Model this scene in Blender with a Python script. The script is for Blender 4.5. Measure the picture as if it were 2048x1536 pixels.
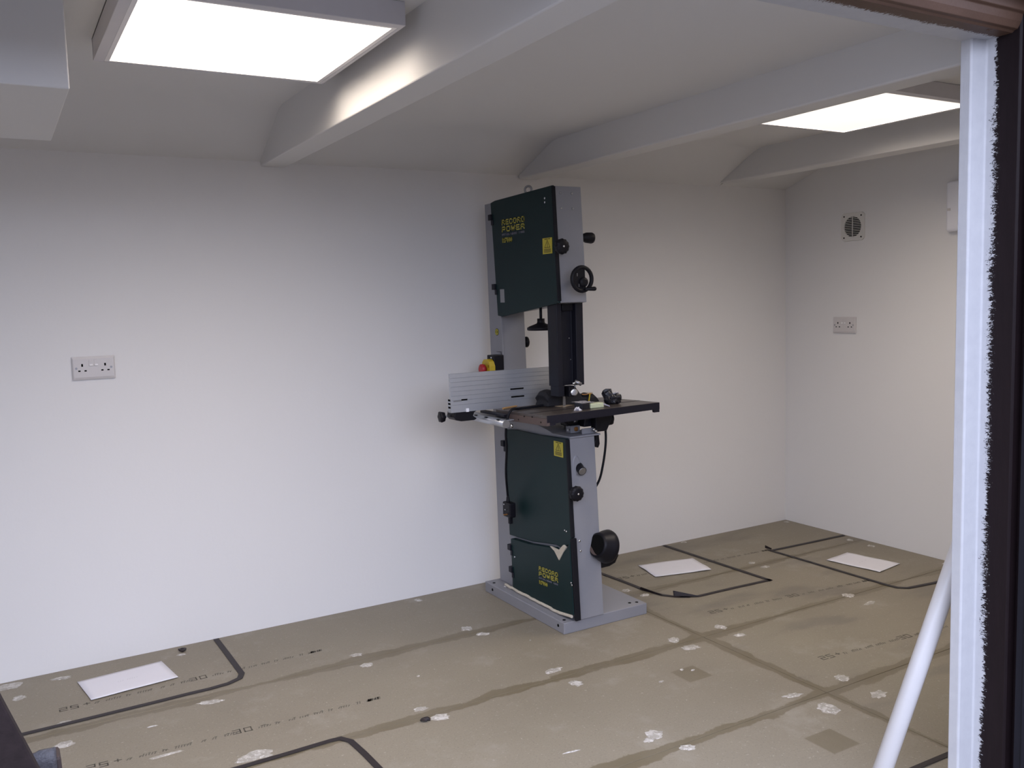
import bpy, bmesh, math, random
from mathutils import Vector, Matrix, noise

for o in list(bpy.data.objects):
    bpy.data.objects.remove(o)
SC = bpy.context.scene
COL = SC.collection
PI = math.pi

# ------------------------------------------------------------------ camera
YAW, PITCH, ROLL, FPX, CAMH = 0.52727, 0.09366, 0.02856, 1780.33, 1.33832
cd = bpy.data.cameras.new('camera')
cam = bpy.data.objects.new('camera', cd)
COL.objects.link(cam)
SC.camera = cam
cd.sensor_fit = 'HORIZONTAL'
cd.sensor_width = 36.0
cd.lens = FPX * 36.0 / 2048.0
cd.clip_start = 0.02
cd.clip_end = 500
_f = Vector((math.sin(YAW) * math.cos(PITCH), math.cos(YAW) * math.cos(PITCH), -math.sin(PITCH)))
_r = Vector((math.cos(YAW), -math.sin(YAW), 0))
_d = _f.cross(_r)
c_, s_ = math.cos(ROLL), math.sin(ROLL)
RR = c_ * _r + s_ * _d
DD = -s_ * _r + c_ * _d
m = Matrix((RR, -DD, -_f)).transposed().to_4x4()
m.translation = Vector((0, 0, CAMH))
cam.matrix_world = m

# ------------------------------------------------------------------ world and light
W = bpy.data.worlds.new('overcast_sky')
SC.world = W
W.use_nodes = True
nt = W.node_tree
bg = nt.nodes['Background']
SKY = 6.0
tc = nt.nodes.new('ShaderNodeTexCoord')
sep = nt.nodes.new('ShaderNodeSeparateXYZ')
ramp = nt.nodes.new('ShaderNodeValToRGB')
nt.links.new(tc.outputs['Generated'], sep.inputs[0])
nt.links.new(sep.outputs['Z'], ramp.inputs[0])
ramp.color_ramp.elements[0].position = 0.0
ramp.color_ramp.elements[0].color = (0.61, 0.665, 0.86, 1)
ramp.color_ramp.elements[1].position = 1.0
ramp.color_ramp.elements[1].color = (0.725, 0.79, 1.03, 1)
nt.links.new(ramp.outputs[0], bg.inputs[0])
bg.inputs[1].default_value = SKY

EAV, FD, FH = 0.95, 4.0, 2.0      # added, unseen light blockers: eaves edge, yard fence distance and height
PANEL = 22.0          # radiance of the two ceiling panels
vs = SC.view_settings
SC.display_settings.display_device = 'sRGB'
vs.view_transform = 'Standard'
vs.look = 'None'
vs.gamma = 1.0
vs.use_curve_mapping = False
vs.exposure = 0.0

# portal that only guides daylight sampling through the doorway
YF = 1.365            # inner face of the front wall
XO0, XO1, ZO = -1.30, 2.139, 1.935   # door opening; unseen left part widened to let in more daylight
pl = bpy.data.lights.new('doorway_portal', 'AREA')
pl.shape = 'RECTANGLE'
pl.size = XO1 - XO0
pl.size_y = ZO
pl.cycles.is_portal = True
po = bpy.data.objects.new('doorway_portal', pl)
COL.objects.link(po)
po.location = ((XO0 + XO1) / 2, YF - 0.12, ZO / 2)
po.rotation_euler = (math.radians(90), 0, 0)


# ------------------------------------------------------------------ materials
class NT:
    def __init__(self, name):
        self.m = bpy.data.materials.new(name)
        self.m.use_nodes = True
        self.t = self.m.node_tree
        self.b = self.t.nodes['Principled BSDF']

    def n(self, kind, **kw):
        x = self.t.nodes.new(kind)
        for k, v in kw.items():
            setattr(x, k, v)
        return x

    def link(self, a, b):
        self.t.links.new(a, b)

    def math(self, op, a, b=None, c=None, clamp=False):
        x = self.n('ShaderNodeMath', operation=op)
        x.use_clamp = clamp
        for i, v in enumerate((a, b, c)):
            if v is None:
                continue
            if isinstance(v, (int, float)):
                x.inputs[i].default_value = v
            else:
                self.link(v, x.inputs[i])
        return x.outputs[0]

    def pos(self):
        g = self.n('ShaderNodeNewGeometry')
        s = self.n('ShaderNodeSeparateXYZ')
        self.link(g.outputs['Position'], s.inputs[0])
        return g.outputs['Position'], s.outputs[0], s.outputs[1], s.outputs[2]

    def noise(self, vec, scale=5, detail=3, rough=0.5, vscale=None):
        if vscale is not None:
            mp = self.n('ShaderNodeMapping')
            mp.inputs['Scale'].default_value = vscale
            self.link(vec, mp.inputs[0])
            vec = mp.outputs[0]
        x = self.n('ShaderNodeTexNoise')
        x.inputs['Scale'].default_value = scale
        x.inputs['Detail'].default_value = detail
        x.inputs['Roughness'].default_value = rough
        self.link(vec, x.inputs['Vector'])
        return x.outputs[0]

    def step(self, v, lo, hi):
        x = self.n('ShaderNodeMapRange', interpolation_type='SMOOTHSTEP')
        x.inputs[1].default_value = lo
        x.inputs[2].default_value = hi
        self.link(v, x.inputs[0])
        return x.outputs[0]

    def mix(self, f, a, b):
        x = self.n('ShaderNodeMix', data_type='RGBA')
        if isinstance(f, (int, float)):
            x.inputs[0].default_value = f
        else:
            self.link(f, x.inputs[0])
        for i, v in ((6, a), (7, b)):
            if isinstance(v, tuple):
                x.inputs[i].default_value = (*v, 1)
            else:
                self.link(v, x.inputs[i])
        return x.outputs[2]

    def bump(self, h, strength, dist=0.002):
        x = self.n('ShaderNodeBump')
        x.inputs['Strength'].default_value = strength
        x.inputs['Distance'].default_value = dist
        self.link(h, x.inputs['Height'])
        self.link(x.outputs[0], self.b.inputs['Normal'])

    def color(self, c):
        if isinstance(c, tuple):
            self.b.inputs['Base Color'].default_value = (*c, 1)
        else:
            self.link(c, self.b.inputs['Base Color'])

    def set(self, rough=0.5, metal=0.0, spec=0.5):
        self.b.inputs['Roughness'].default_value = rough
        self.b.inputs['Metallic'].default_value = metal
        self.b.inputs['Specular IOR Level'].default_value = spec
        return self.m


def sr(r, g, b):
    """sRGB bytes to linear"""
    def f(v):
        v /= 255.0
        return v / 12.92 if v <= 0.04045 else ((v + 0.055) / 1.055) ** 2.4
    return (f(r), f(g), f(b))


def simple(name, col, rough=0.5, metal=0.0, spec=0.5, var=0.12, scale=30, bump=0.0, bscale=200):
    t = NT(name)
    p, x, y, z = t.pos()
    n = t.noise(p, scale, 4, 0.6)
    dark = tuple(c * (1 - var) for c in col)
    lite = tuple(min(1, c * (1 + var)) for c in col)
    t.color(t.mix(n, dark, lite))
    if bump:
        t.bump(t.noise(p, bscale, 3, 0.6), bump)
    return t.set(rough, metal, spec)


def paint_white(name, col):
    t = NT(name)
    p, x, y, z = t.pos()
    n = t.noise(p, 1.3, 3, 0.5)
    t.color(t.mix(n, tuple(c * 0.975 for c in col), col))
    h = t.math('ADD', t.noise(p, 60, 4, 0.6), t.math('MULTIPLY', t.noise(p, 4, 2, 0.5), 2.0))
    t.bump(h, 0.12, 0.003)
    return t.set(0.75, 0, 0.25)


M = {}
M['wall'] = paint_white('white_wall_paint', (0.745, 0.73, 0.715))
M['ceil'] = paint_white('white_ceiling_paint', (0.665, 0.652, 0.635))


def floor_mat():
    t = NT('chipboard')
    p, x, y, z = t.pos()
    base = t.mix(t.noise(p, 2.2, 4, 0.6), (0.190, 0.164, 0.122), (0.262, 0.228, 0.172))
    fine = t.noise(p, 160, 4, 0.75)
    col = t.mix(t.step(fine, 0.54, 0.68), base, (0.165, 0.143, 0.105))
    col = t.mix(t.step(t.noise(p, 90, 3, 0.7), 0.60, 0.74), col, (0.36, 0.325, 0.265))
    # dried pale filler wash in broad patches
    col = t.mix(t.math('MULTIPLY', t.step(t.noise(p, 3.4, 5, 0.7), 0.52, 0.72), 0.35), col, (0.36, 0.33, 0.28))
    edge = t.noise(p, 9, 3, 0.6)
    edge = t.math('ADD', t.math('MULTIPLY', t.math('SUBTRACT', edge, 0.5), 0.050), t.math('MULTIPLY', t.math('SUBTRACT', t.noise(p, 60, 3, 0.7), 0.5), 0.020))
    wv = t.math('ADD', t.math('MULTIPLY', t.noise(p, 2.3, 3, 0.6), 0.105), -0.030)
    s = None
    for yj in (3.118, 2.565, 1.965):
        d = t.math('ABSOLUTE', t.math('ADD', t.math('SUBTRACT', y, yj), edge))
        k = t.math('SUBTRACT', 1.0, t.step(t.math('SUBTRACT', d, wv), 0.0, 0.006))
        s = k if s is None else t.math('MAXIMUM', s, k)
    d = t.math('ABSOLUTE', t.math('ADD', t.math('SUBTRACT', x, 2.33), edge))
    wv2 = t.math('MULTIPLY', wv, 0.75)
    k = t.math('SUBTRACT', 1.0, t.step(t.math('SUBTRACT', d, wv2), 0.0, 0.006))
    s = t.math('MAXIMUM', s, k)
    # two square damp marks
    for cx, cy, hw in ((2.060, 2.330, 0.052), (2.082, 1.736, 0.056)):
        a = t.math('MAXIMUM', t.math('ABSOLUTE', t.math('SUBTRACT', x, cx)),
                   t.math('ABSOLUTE', t.math('SUBTRACT', y, cy)))
        k = t.math('SUBTRACT', 1.0, t.step(a, hw - 0.003, hw + 0.003))
        s = t.math('MAXIMUM', s, t.math('MULTIPLY', k, 0.85))
    col = t.mix(t.math('MULTIPLY', s, t.math('ADD', 0.45, t.math('MULTIPLY', t.noise(p, 5, 3, 0.6), 0.75))), col, (0.140, 0.114, 0.070))
    # grey scuffing on the far boards, deepened so the colour carries dimmer light there
    sc = t.step(t.noise(p, 2.6, 3, 0.5, vscale=(0.7, 2.0, 1)), 0.52, 0.70)
    far = t.step(x, 2.33, 2.331)
    col = t.mix(t.math('MULTIPLY', t.math('MULTIPLY', sc, far), 0.55), col, (0.135, 0.118, 0.098))
    t.color(col)
    t.bump(fine, 0.25, 0.001)
    t.link(t.math('ADD', 0.52, t.math('MULTIPLY', s, -0.10)), t.b.inputs['Roughness'])
    t.b.inputs['Specular IOR Level'].default_value = 0.35
    return t.m


M['floor'] = floor_mat()


def jamb_mat(name, brown):
    """white gloss brushed over a brown frame, ragged brushed boundary"""
    t = NT(name)
    p, x, y, z = t.pos()
    big = t.math('MULTIPLY', t.math('SUBTRACT', t.noise(p, 2.6, 4, 0.7), 0.5), 0.030)
    st = t.math('MULTIPLY', t.math('SUBTRACT', t.noise(p, 1, 4, 0.8, vscale=(170, 60, 170)), 0.5), 0.045)
    fi = t.math('MULTIPLY', t.math('SUBTRACT', t.noise(p, 1, 3, 0.8, vscale=(420, 160, 420)), 0.5), 0.055)
    dry = t.step(t.noise(p, 3.1, 2, 0.5), 0.42, 0.62)      # how dry the brush was, along the frame
    v = t.math('ADD', t.math('ADD', y, big), t.math('ADD', st, t.math('MULTIPLY', fi, t.math('ADD', 0.35, dry))))
    k = t.step(v, 1.3080, 1.3100)
    wht = t.mix(t.noise(p, 30, 3, 0.6), (0.44, 0.44, 0.46), (0.53, 0.53, 0.54))
    br = t.mix(t.noise(p, 1, 4, 0.6, vscale=(8, 60, 8)), tuple(c * 0.75 for c in brown), tuple(c * 1.3 for c in brown))
    t.color(t.mix(k, br, wht))
    t.bump(t.noise(p, 1, 4, 0.7, vscale=(60, 200, 30)), 0.35, 0.0015)
    return t.set(0.5, 0, 0.16)


M['jamb'] = jamb_mat('painted_dark_frame', (0.011, 0.0065, 0.0075))
M['head'] = jamb_mat('painted_brown_head', (0.098, 0.056, 0.038))


def wood(name, col, axis=0, rough=0.6):
    t = NT(name)
    p, x, y, z = t.pos()
    sc = [60, 60, 60]
    sc[axis] = 3
    n = t.noise(p, 1, 5, 0.65, vscale=tuple(sc))
    t.color(t.mix(n, tuple(c * 0.6 for c in col), tuple(c * 1.35 for c in col)))
    t.bump(n, 0.3, 0.001)
    return t.set(rough, 0, 0.35)


M['lintel'] = wood('stained_lintel_wood', (0.110, 0.066, 0.047), 0)
M['darkwood'] = wood('dark_frame_wood', (0.006, 0.0055, 0.010), 2, 0.85)
M['plank'] = simple('speckled_brown_timber', (0.021, 0.014, 0.0145), 0.8, spec=0.25, var=0.5, scale=55, bump=0.3)
M['stub'] = simple('brown_stub', (0.045, 0.030, 0.028), 0.7, var=0.3, scale=60)
M['glitter'] = simple('wet_grey_coat', (0.060, 0.057, 0.066), 0.5, var=0.4, scale=90, bump=0.9, bscale=140)
M['outside'] = simple('outside_ground', (0.13, 0.125, 0.12), 0.9, var=0.2, scale=4)
M['cladding'] = wood('outside_cladding', (0.07, 0.05, 0.04), 0, 0.7)
M['eaves'] = simple('added_eaves_board', (0.20, 0.18, 0.17), 0.8)  # for the added overhang that holds back skylight
M['grey'] = simple('grey_saw_enamel', sr(133, 133, 138), 0.42, spec=0.4, var=0.05, scale=14, bump=0.06, bscale=320)
M['green'] = simple('dark_green_enamel', (0.0050, 0.0190, 0.0205), 0.42, spec=0.22, var=0.15, scale=6, bump=0.05, bscale=250)
M['black'] = simple('black_plastic', (0.0060, 0.0056, 0.0085), 0.45, spec=0.22, var=0.2)
M['rubber'] = simple('black_rubber', (0.007, 0.007, 0.010), 0.6, spec=0.2)
M['hole'] = simple('dark_hole', (0.004, 0.004, 0.004), 0.9, spec=0.1)
M['guard'] = simple('dark_guard_metal', (0.0085, 0.0085, 0.0140), 0.46, metal=0.0, spec=0.25, var=0.15)
M['iron'] = simple('greased_cast_iron', (0.060, 0.047, 0.040), 0.33, spec=0.6, var=0.4, scale=18, bump=0.05)
M['ironside'] = simple('brown_grease_paper', (0.090, 0.062, 0.054), 0.6, var=0.2, scale=30)
M['ironedge'] = simple('dark_iron_edge', (0.010, 0.009, 0.015), 0.5, spec=0.25)
M['alu'] = simple('brushed_aluminium', (0.52, 0.54, 0.58), 0.38, metal=0.75, spec=0.5, var=0.05, scale=20)
M['steel'] = simple('bright_steel', (0.62, 0.62, 0.63), 0.22, metal=1.0)
M['steel2'] = simple('dull_steel', (0.35, 0.35, 0.36), 0.4, metal=0.9)
M['yellow'] = simple('yellow_plastic', (0.50, 0.36, 0.02), 0.45, var=0.08)
M['sticker'] = simple('yellow_sticker', (0.50, 0.42, 0.035), 0.5, var=0.06)
M['print'] = simple('sticker_print', (0.045, 0.035, 0.010), 0.6)
M['logo'] = simple('yellow_lettering', (0.40, 0.35, 0.045), 0.5, var=0.08)
M['logo2'] = simple('pale_lettering', (0.20, 0.19, 0.24), 0.5)
M['red'] = simple('red_button', (0.36, 0.012, 0.020), 0.4, var=0.08)
M['foam'] = simple('cream_foam', (0.50, 0.45, 0.36), 0.9, var=0.3, scale=150, bump=0.8, bscale=200)
M['orange'] = simple('orange_brass', (0.35, 0.16, 0.05), 0.35, metal=0.5)
M['insert'] = simple('table_insert', (0.36, 0.28, 0.20), 0.5)
M['pencil'] = simple('raw_wood', (0.42, 0.24, 0.09), 0.6)
M['pouch'] = simple('black_pouch_cloth', (0.008, 0.0075, 0.011), 0.75, var=0.4, scale=60, bump=0.6)
M['bagblack'] = simple('black_crumpled_plastic', (0.007, 0.007, 0.011), 0.36, var=0.4, scale=60, bump=0.3)
M['soap'] = simple('pale_green_wax', (0.55, 0.58, 0.38), 0.5, var=0.2, scale=120, bump=0.3)
M['paper'] = simple('white_paper', (0.68, 0.665, 0.70), 0.8, var=0.01, scale=3)
M['card'] = simple('lilac_card', (0.46, 0.46, 0.66), 0.6, var=0.15, scale=80)
M['ink'] = simple('pencil_writing', (0.50, 0.50, 0.53), 0.8)
M['stamp'] = simple('black_stamp_ink', (0.085, 0.074, 0.056), 0.7, var=0.3, scale=300)
M['stampfaint'] = simple('faint_stamp_ink', (0.110, 0.096, 0.074), 0.7, var=0.3, scale=300)
M['tape'] = simple('black_tape', (0.020, 0.0145, 0.0150), 0.5, spec=0.30, var=0.2, scale=40)
def filler_mat():
    t = NT('white_filler')
    p, x, y, z = t.pos()
    n = t.step(t.noise(p, 34, 4, 0.7), 0.45, 0.62)
    hi = t.step(t.noise(p, 75, 3, 0.6), 0.55, 0.68)
    c = t.mix(n, (0.33, 0.305, 0.265), (0.50, 0.475, 0.44))
    t.color(t.mix(hi, c, (0.66, 0.64, 0.61)))
    t.bump(t.noise(p, 120, 4, 0.6), 0.6, 0.002)
    return t.set(0.4, 0, 0.4)


M['filler'] = filler_mat()
M['plastic'] = simple('white_moulded_plastic', (0.60, 0.57, 0.56), 0.35, spec=0.5, var=0.02)
M['rocker'] = simple('bright_white_rocker', (0.82, 0.80, 0.80), 0.3, var=0.02)
M['ventp'] = simple('cream_vent_plastic', (0.66, 0.64, 0.60), 0.45, var=0.02)
M['unit'] = simple('white_unit_plastic', (0.80, 0.80, 0.84), 0.45, var=0.02)
M['pole'] = simple('white_painted_pole', (0.53, 0.515, 0.515), 0.38, var=0.06, scale=8)
M['film'] = simple('clear_film', (0.30, 0.29, 0.31), 0.18, spec=0.8, var=0.5, scale=140, bump=0.9, bscale=90)


def lamp_mat():
    t = NT('panel_diffuser')
    t.b.inputs['Base Color'].default_value = (0.8, 0.8, 0.8, 1)
    t.b.inputs['Emission Color'].default_value = (1.0, 0.875, 0.755, 1)
    # edge-lit panel: strongest straight down, weaker towards grazing angles
    g = t.n('ShaderNodeNewGeometry')
    dp = t.n('ShaderNodeVectorMath', operation='DOT_PRODUCT')
    t.link(g.outputs['Incoming'], dp.inputs[0])
    t.link(g.outputs['Normal'], dp.inputs[1])
    c = t.math('POWER', t.math('ABSOLUTE', dp.outputs['Value']), 1.7)
    t.link(t.math('MULTIPLY', c, PANEL), t.b.inputs['Emission Strength'])
    return t.m


M['lamp'] = lamp_mat()
M['frame'] = simple('panel_surround_paint', (0.60, 0.58, 0.60), 0.6, var=0.03)


# ------------------------------------------------------------------ mesh helpers
def vec(p):
    return Vector(p)


def basis(d):
    d = vec(d).normalized()
    a = Vector((0, 0, 1)) if abs(d.z) < 0.9 else Vector((1, 0, 0))
    u = d.cross(a).normalized()
    return u, d.cross(u).normalized(), d


class MB:
    """collects shapes in room coordinates; build() makes ONE object of them"""

    def __init__(self):
        self.v, self.f, self.s = [], [], []

    def add(self, vs_, fs, smooth=False):
        o = len(self.v)
        self.v += [tuple(p) for p in vs_]
        self.f += [tuple(i + o for i in q) for q in fs]
        self.s += [smooth] * len(fs)
        return self

    def box(self, x0, x1, y0, y1, z0, z1):
        p = [(x, y, z) for z in (z0, z1) for y in (y0, y1) for x in (x0, x1)]
        return self.add(p, [(0, 2, 3, 1), (4, 5, 7, 6), (0, 1, 5, 4), (2, 6, 7, 3), (0, 4, 6, 2), (1, 3, 7, 5)])

    def hexa(self, b, t):
        """b, t: four bottom and four top corners, counterclockwise from above"""
        return self.add(list(b) + list(t), [(3, 2, 1, 0), (4, 5, 6, 7), (0, 1, 5, 4), (1, 2, 6, 5), (2, 3, 7, 6), (3, 0, 4, 7)])

    def prism(self, pts, axis, a0, a1, smooth=False):
        """pts: 2D outline in the two other axes (x<y<z order), extruded along axis"""
        def P(q, a):
            r = [0, 0, 0]
            i = [k for k in range(3) if k != axis]
            r[i[0]], r[i[1]], r[axis] = q[0], q[1], a
            return r
        n = len(pts)
        vs_ = [P(q, a0) for q in pts] + [P(q, a1) for q in pts]
        self.add(vs_, [tuple(range(n)), tuple(reversed(range(n, 2 * n)))])
        o = len(self.v) - 2 * n
        self.f += [(o + i, o + n + i, o + n + (i + 1) % n, o + (i + 1) % n) for i in range(n)]
        self.s += [smooth] * n
        return self

    def lathe(self, p0, d, prof, n=24, smooth=True, lobes=0, amp=0.0):
        """prof: (distance along d, radius) pairs"""
        u, w, d = basis(d)
        p0 = vec(p0)
        vs_, fs = [], []
        for h, r in prof:
            for i in range(n):
                a = 2 * PI * i / n
                rr = r * (1 + amp * math.cos(lobes * a)) if lobes else r
                vs_.append(p0 + d * h + (u * math.cos(a) + w * math.sin(a)) * rr)
        k = len(prof)
        for j in range(k - 1):
            for i in range(n):
                fs.append((j * n + i, j * n + (i + 1) % n, (j + 1) * n + (i + 1) % n, (j + 1) * n + i))
        self.add(vs_, fs, smooth)
        self.add(vs_[:n], [tuple(reversed(range(n)))])
        self.add(vs_[-n:], [tuple(range(n))])
        return self

    def cyl(self, p0, p1, r0, r1=None, n=20):
        r1 = r0 if r1 is None else r1
        d = vec(p1) - vec(p0)
        return self.lathe(p0, d, [(0, r0), (d.length, r1)], n)

    def torus(self, c, d, R, r, n=36, k=10, arc=1.0):
        u, w, d = basis(d)
        c = vec(c)
        vs_, fs = [], []
        full = arc >= 1.0
        m_ = n if full else n + 1
        for i in range(m_):
            a = 2 * PI * arc * i / n
            e = u * math.cos(a) + w * math.sin(a)
            for j in range(k):
                b = 2 * PI * j / k
                vs_.append(c + e * (R + r * math.cos(b)) + d * (r * math.sin(b)))
        for i in range(n):
            i2 = (i + 1) % n if full else i + 1
            for j in range(k):
                fs.append((i * k + j, i2 * k + j, i2 * k + (j + 1) % k, i * k + (j + 1) % k))
        return self.add(vs_, fs, True)

    def tube(self, pts, r, n=10):
        """smooth tube through the points (Catmull-Rom)"""
        pts = [vec(p) for p in pts]
        q = [pts[0] * 2 - pts[1]] + pts + [pts[-1] * 2 - pts[-2]]
        path = []
        for i in range(1, len(q) - 2):
            for s in range(6):
                t = s / 6
                a, b, c, d = q[i - 1], q[i], q[i + 1], q[i + 2]
                path.append(0.5 * ((2 * b) + (c - a) * t + (2 * a - 5 * b + 4 * c - d) * t * t + (3 * b - a - 3 * c + d) * t ** 3))
        path.append(pts[-1])
        vs_, fs = [], []
        u = None
        for i, p in enumerate(path):
            d = (path[min(i + 1, len(path) - 1)] - path[max(i - 1, 0)]).normalized()
            if u is None:
                u = basis(d)[0]
            u = (u - d * u.dot(d)).normalized()
            w = d.cross(u)
            for k in range(n):
                a = 2 * PI * k / n
                vs_.append(p + (u * math.cos(a) + w * math.sin(a)) * r)
        for i in range(len(path) - 1):
            for k in range(n):
                fs.append((i * n + k, i * n + (k + 1) % n, (i + 1) * n + (k + 1) % n, (i + 1) * n + k))
        self.add(vs_, fs, True)
        self.add(vs_[:n], [tuple(reversed(range(n)))])
        self.add(vs_[-n:], [tuple(range(n))])
        return self

    def lean(self, f):
        self.v = [tuple(f(*p)) for p in self.v]
        return self

    def build(self, name, mat, parent=None, bevel=0.0, seg=2, kind=None, label=None, cat=None, group=None):
        me = bpy.data.meshes.new(name)
        org = parent_origin(parent)
        me.from_pydata([(x - org[0], y - org[1], z - org[2]) for x, y, z in self.v], [], self.f)
        me.polygons.foreach_set('use_smooth', self.s)
        bm = bmesh.new()
        bm.from_mesh(me)
        bmesh.ops.remove_doubles(bm, verts=bm.verts, dist=1e-6)
        bmesh.ops.recalc_face_normals(bm, faces=bm.faces)
        bm.to_mesh(me)
        bm.free()
        me.materials.append(mat)
        o = bpy.data.objects.new(name, me)
        COL.objects.link(o)
        if parent is not None:
            o.parent = parent
        if bevel:
            b = o.modifiers.new('bevel', 'BEVEL')
            b.width = bevel
            b.segments = seg
            b.limit_method = 'ANGLE'
            b.angle_limit = math.radians(40)
        for k, v in (('kind', kind), ('label', label), ('category', cat), ('group', group)):
            if v:
                o[k] = v
        if parent is None and kind is None:
            recentre(o)
        return o


def parent_origin(p):
    q = Vector((0, 0, 0))
    while p is not None:
        q += Vector(p.location)
        p = p.parent
    return q


def recentre(o):
    """origin of a one-mesh thing at the middle of its base"""
    me = o.data
    xs = [v.co for v in me.vertices]
    c = Vector(((min(v.x for v in xs) + max(v.x for v in xs)) / 2, (min(v.y for v in xs) + max(v.y for v in xs)) / 2, min(v.z for v in xs)))
    me.transform(Matrix.Translation(-c))
    o.location = c


def thing(name, loc, label=None, cat=None, group=None, kind=None):
    o = bpy.data.objects.new(name, None)
    COL.objects.link(o)
    o.location = loc
    o.empty_display_size = 0.05
    for k, v in (('kind', kind), ('label', label), ('category', cat), ('group', group)):
        if v:
            o[k] = v
    return o


# =================================================================== SETTING
XL, XR, YB = -1.7, 3.982, 3.665
ZW = 1.928           # where the walls meet the sloping edge of the ceiling
rnd = random.Random(7)

# --- floor: slab with the chipboard sheets lying on it, thin recessed joints between
floor = MB().box(XL, XR + 0.12, 1.25, YB + 0.12, -0.12, -0.018).build('floor', M['floor'], kind='structure')
ys = [YB, 3.118, 2.565, 1.965, 1.23]
xs = [XL, -0.07, 2.33, XR]
for i in range(4):
    for j in range(3):
        g = 0.0009
        MB().box(xs[j] + g, xs[j + 1] - g, ys[i + 1] + g, ys[i] - g, -0.018, 0.0).build('floor_board', M['floor'], floor, bevel=0.0008, seg=1)


def patch_bm(cx, cy, rx, ry, seed, rot=0.0):
    r = random.Random(seed)
    b = MB()
    n = 18
    vs_ = []
    rad = [0.72 + 0.5 * r.random() for _ in range(n)]
    for ring, (k, h) in enumerate(((1.0, 0.0002), (0.72, 0.0016), (0.35, 0.0022))):
        for i in range(n):
            a = 2 * PI * i / n
            q = rad[i] * k
            dx, dy = math.cos(a) * rx * q, math.sin(a) * ry * q
            vs_.append((cx + dx * math.cos(rot) - dy * math.sin(rot), cy + dx * math.sin(rot) + dy * math.cos(rot),
                        h + (r.random() * 0.0014 if ring else 0)))
    vs_.append((cx, cy, 0.003))
    fs = []
    for j in range(2):
        for i in range(n):
            fs.append((j * n + i, j * n + (i + 1) % n, (j + 1) * n + (i + 1) % n, (j + 1) * n + i))
    fs += [(2 * n + i, 2 * n + (i + 1) % n, 3 * n) for i in range(n)]
    return b.add(vs_, fs, True)


PATCH = [(-0.031, 3.615, .045, .03), (0.132, 3.587, .035, .016), (-0.006, 3.485, .022, .022), (0.551, 3.565, .016, .012),
         (0.115, 3.185, .020, .012), (0.103, 3.016, .030, .024), (0.559, 3.068, .042, .016), (0.366, 2.770, .048, .008),
         (1.121, 3.175, .024, .016), (1.122, 3.061, .026, .018), (1.137, 2.619, .024, .016), (1.165, 2.530, .032, .024),
         (0.593, 2.613, .055, .030), (1.582, 3.615, .014, .022), (1.603, 3.178, .026, .024), (1.627, 3.088, .026, .018),
         (1.670, 2.629, .040, .018), (1.678, 2.496, .023, .030), (1.672, 2.059, .030, .028), (1.633, 2.040, .018, .014),
         (2.216, 2.605, .030, .022), (2.220, 2.512, .036, .022), (2.461, 2.604, .022, .026), (2.462, 2.499, .028, .018),
         (2.221, 2.012, .036, .016), (2.465, 2.014, .026, .026), (2.240, 1.886, .034, .042), (2.462, 1.864, .036, .022),
         (1.698, 1.943, .024, .020), (3.180, 2.568, .028, .024), (3.176, 2.452, .036, .014), (3.194, 3.157, .022, .016),
         (3.197, 3.073, .024, .016), (3.175, 3.640, .016, .014), (3.940, 3.620, .016, .014), (3.917, 3.154, .018, .02),
         (3.909, 3.015, .018, .02), (2.430, 3.181, .020, .020), (2.458, 3.085, .026, .016), (3.93, 2.60, .02, .02),
         (0.36, 2.99, .016, .003), (1.40, 2.11, .030, .003), (1.75, 2.92, .004, .004), (1.93, 2.34, .010, .006),
         (2.055, 2.375, .008, .006), (2.085, 2.350, .008, .005), (1.24, 2.86, .006, .004), (2.50, 1.62, .01, .006)]
for i, (cx, cy, rx, ry) in enumerate(PATCH):
    patch_bm(cx, cy, rx, ry, 100 + i, rot=rnd.uniform(-.35, .35)).build('filler_patch', M['filler'], floor)

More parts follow.
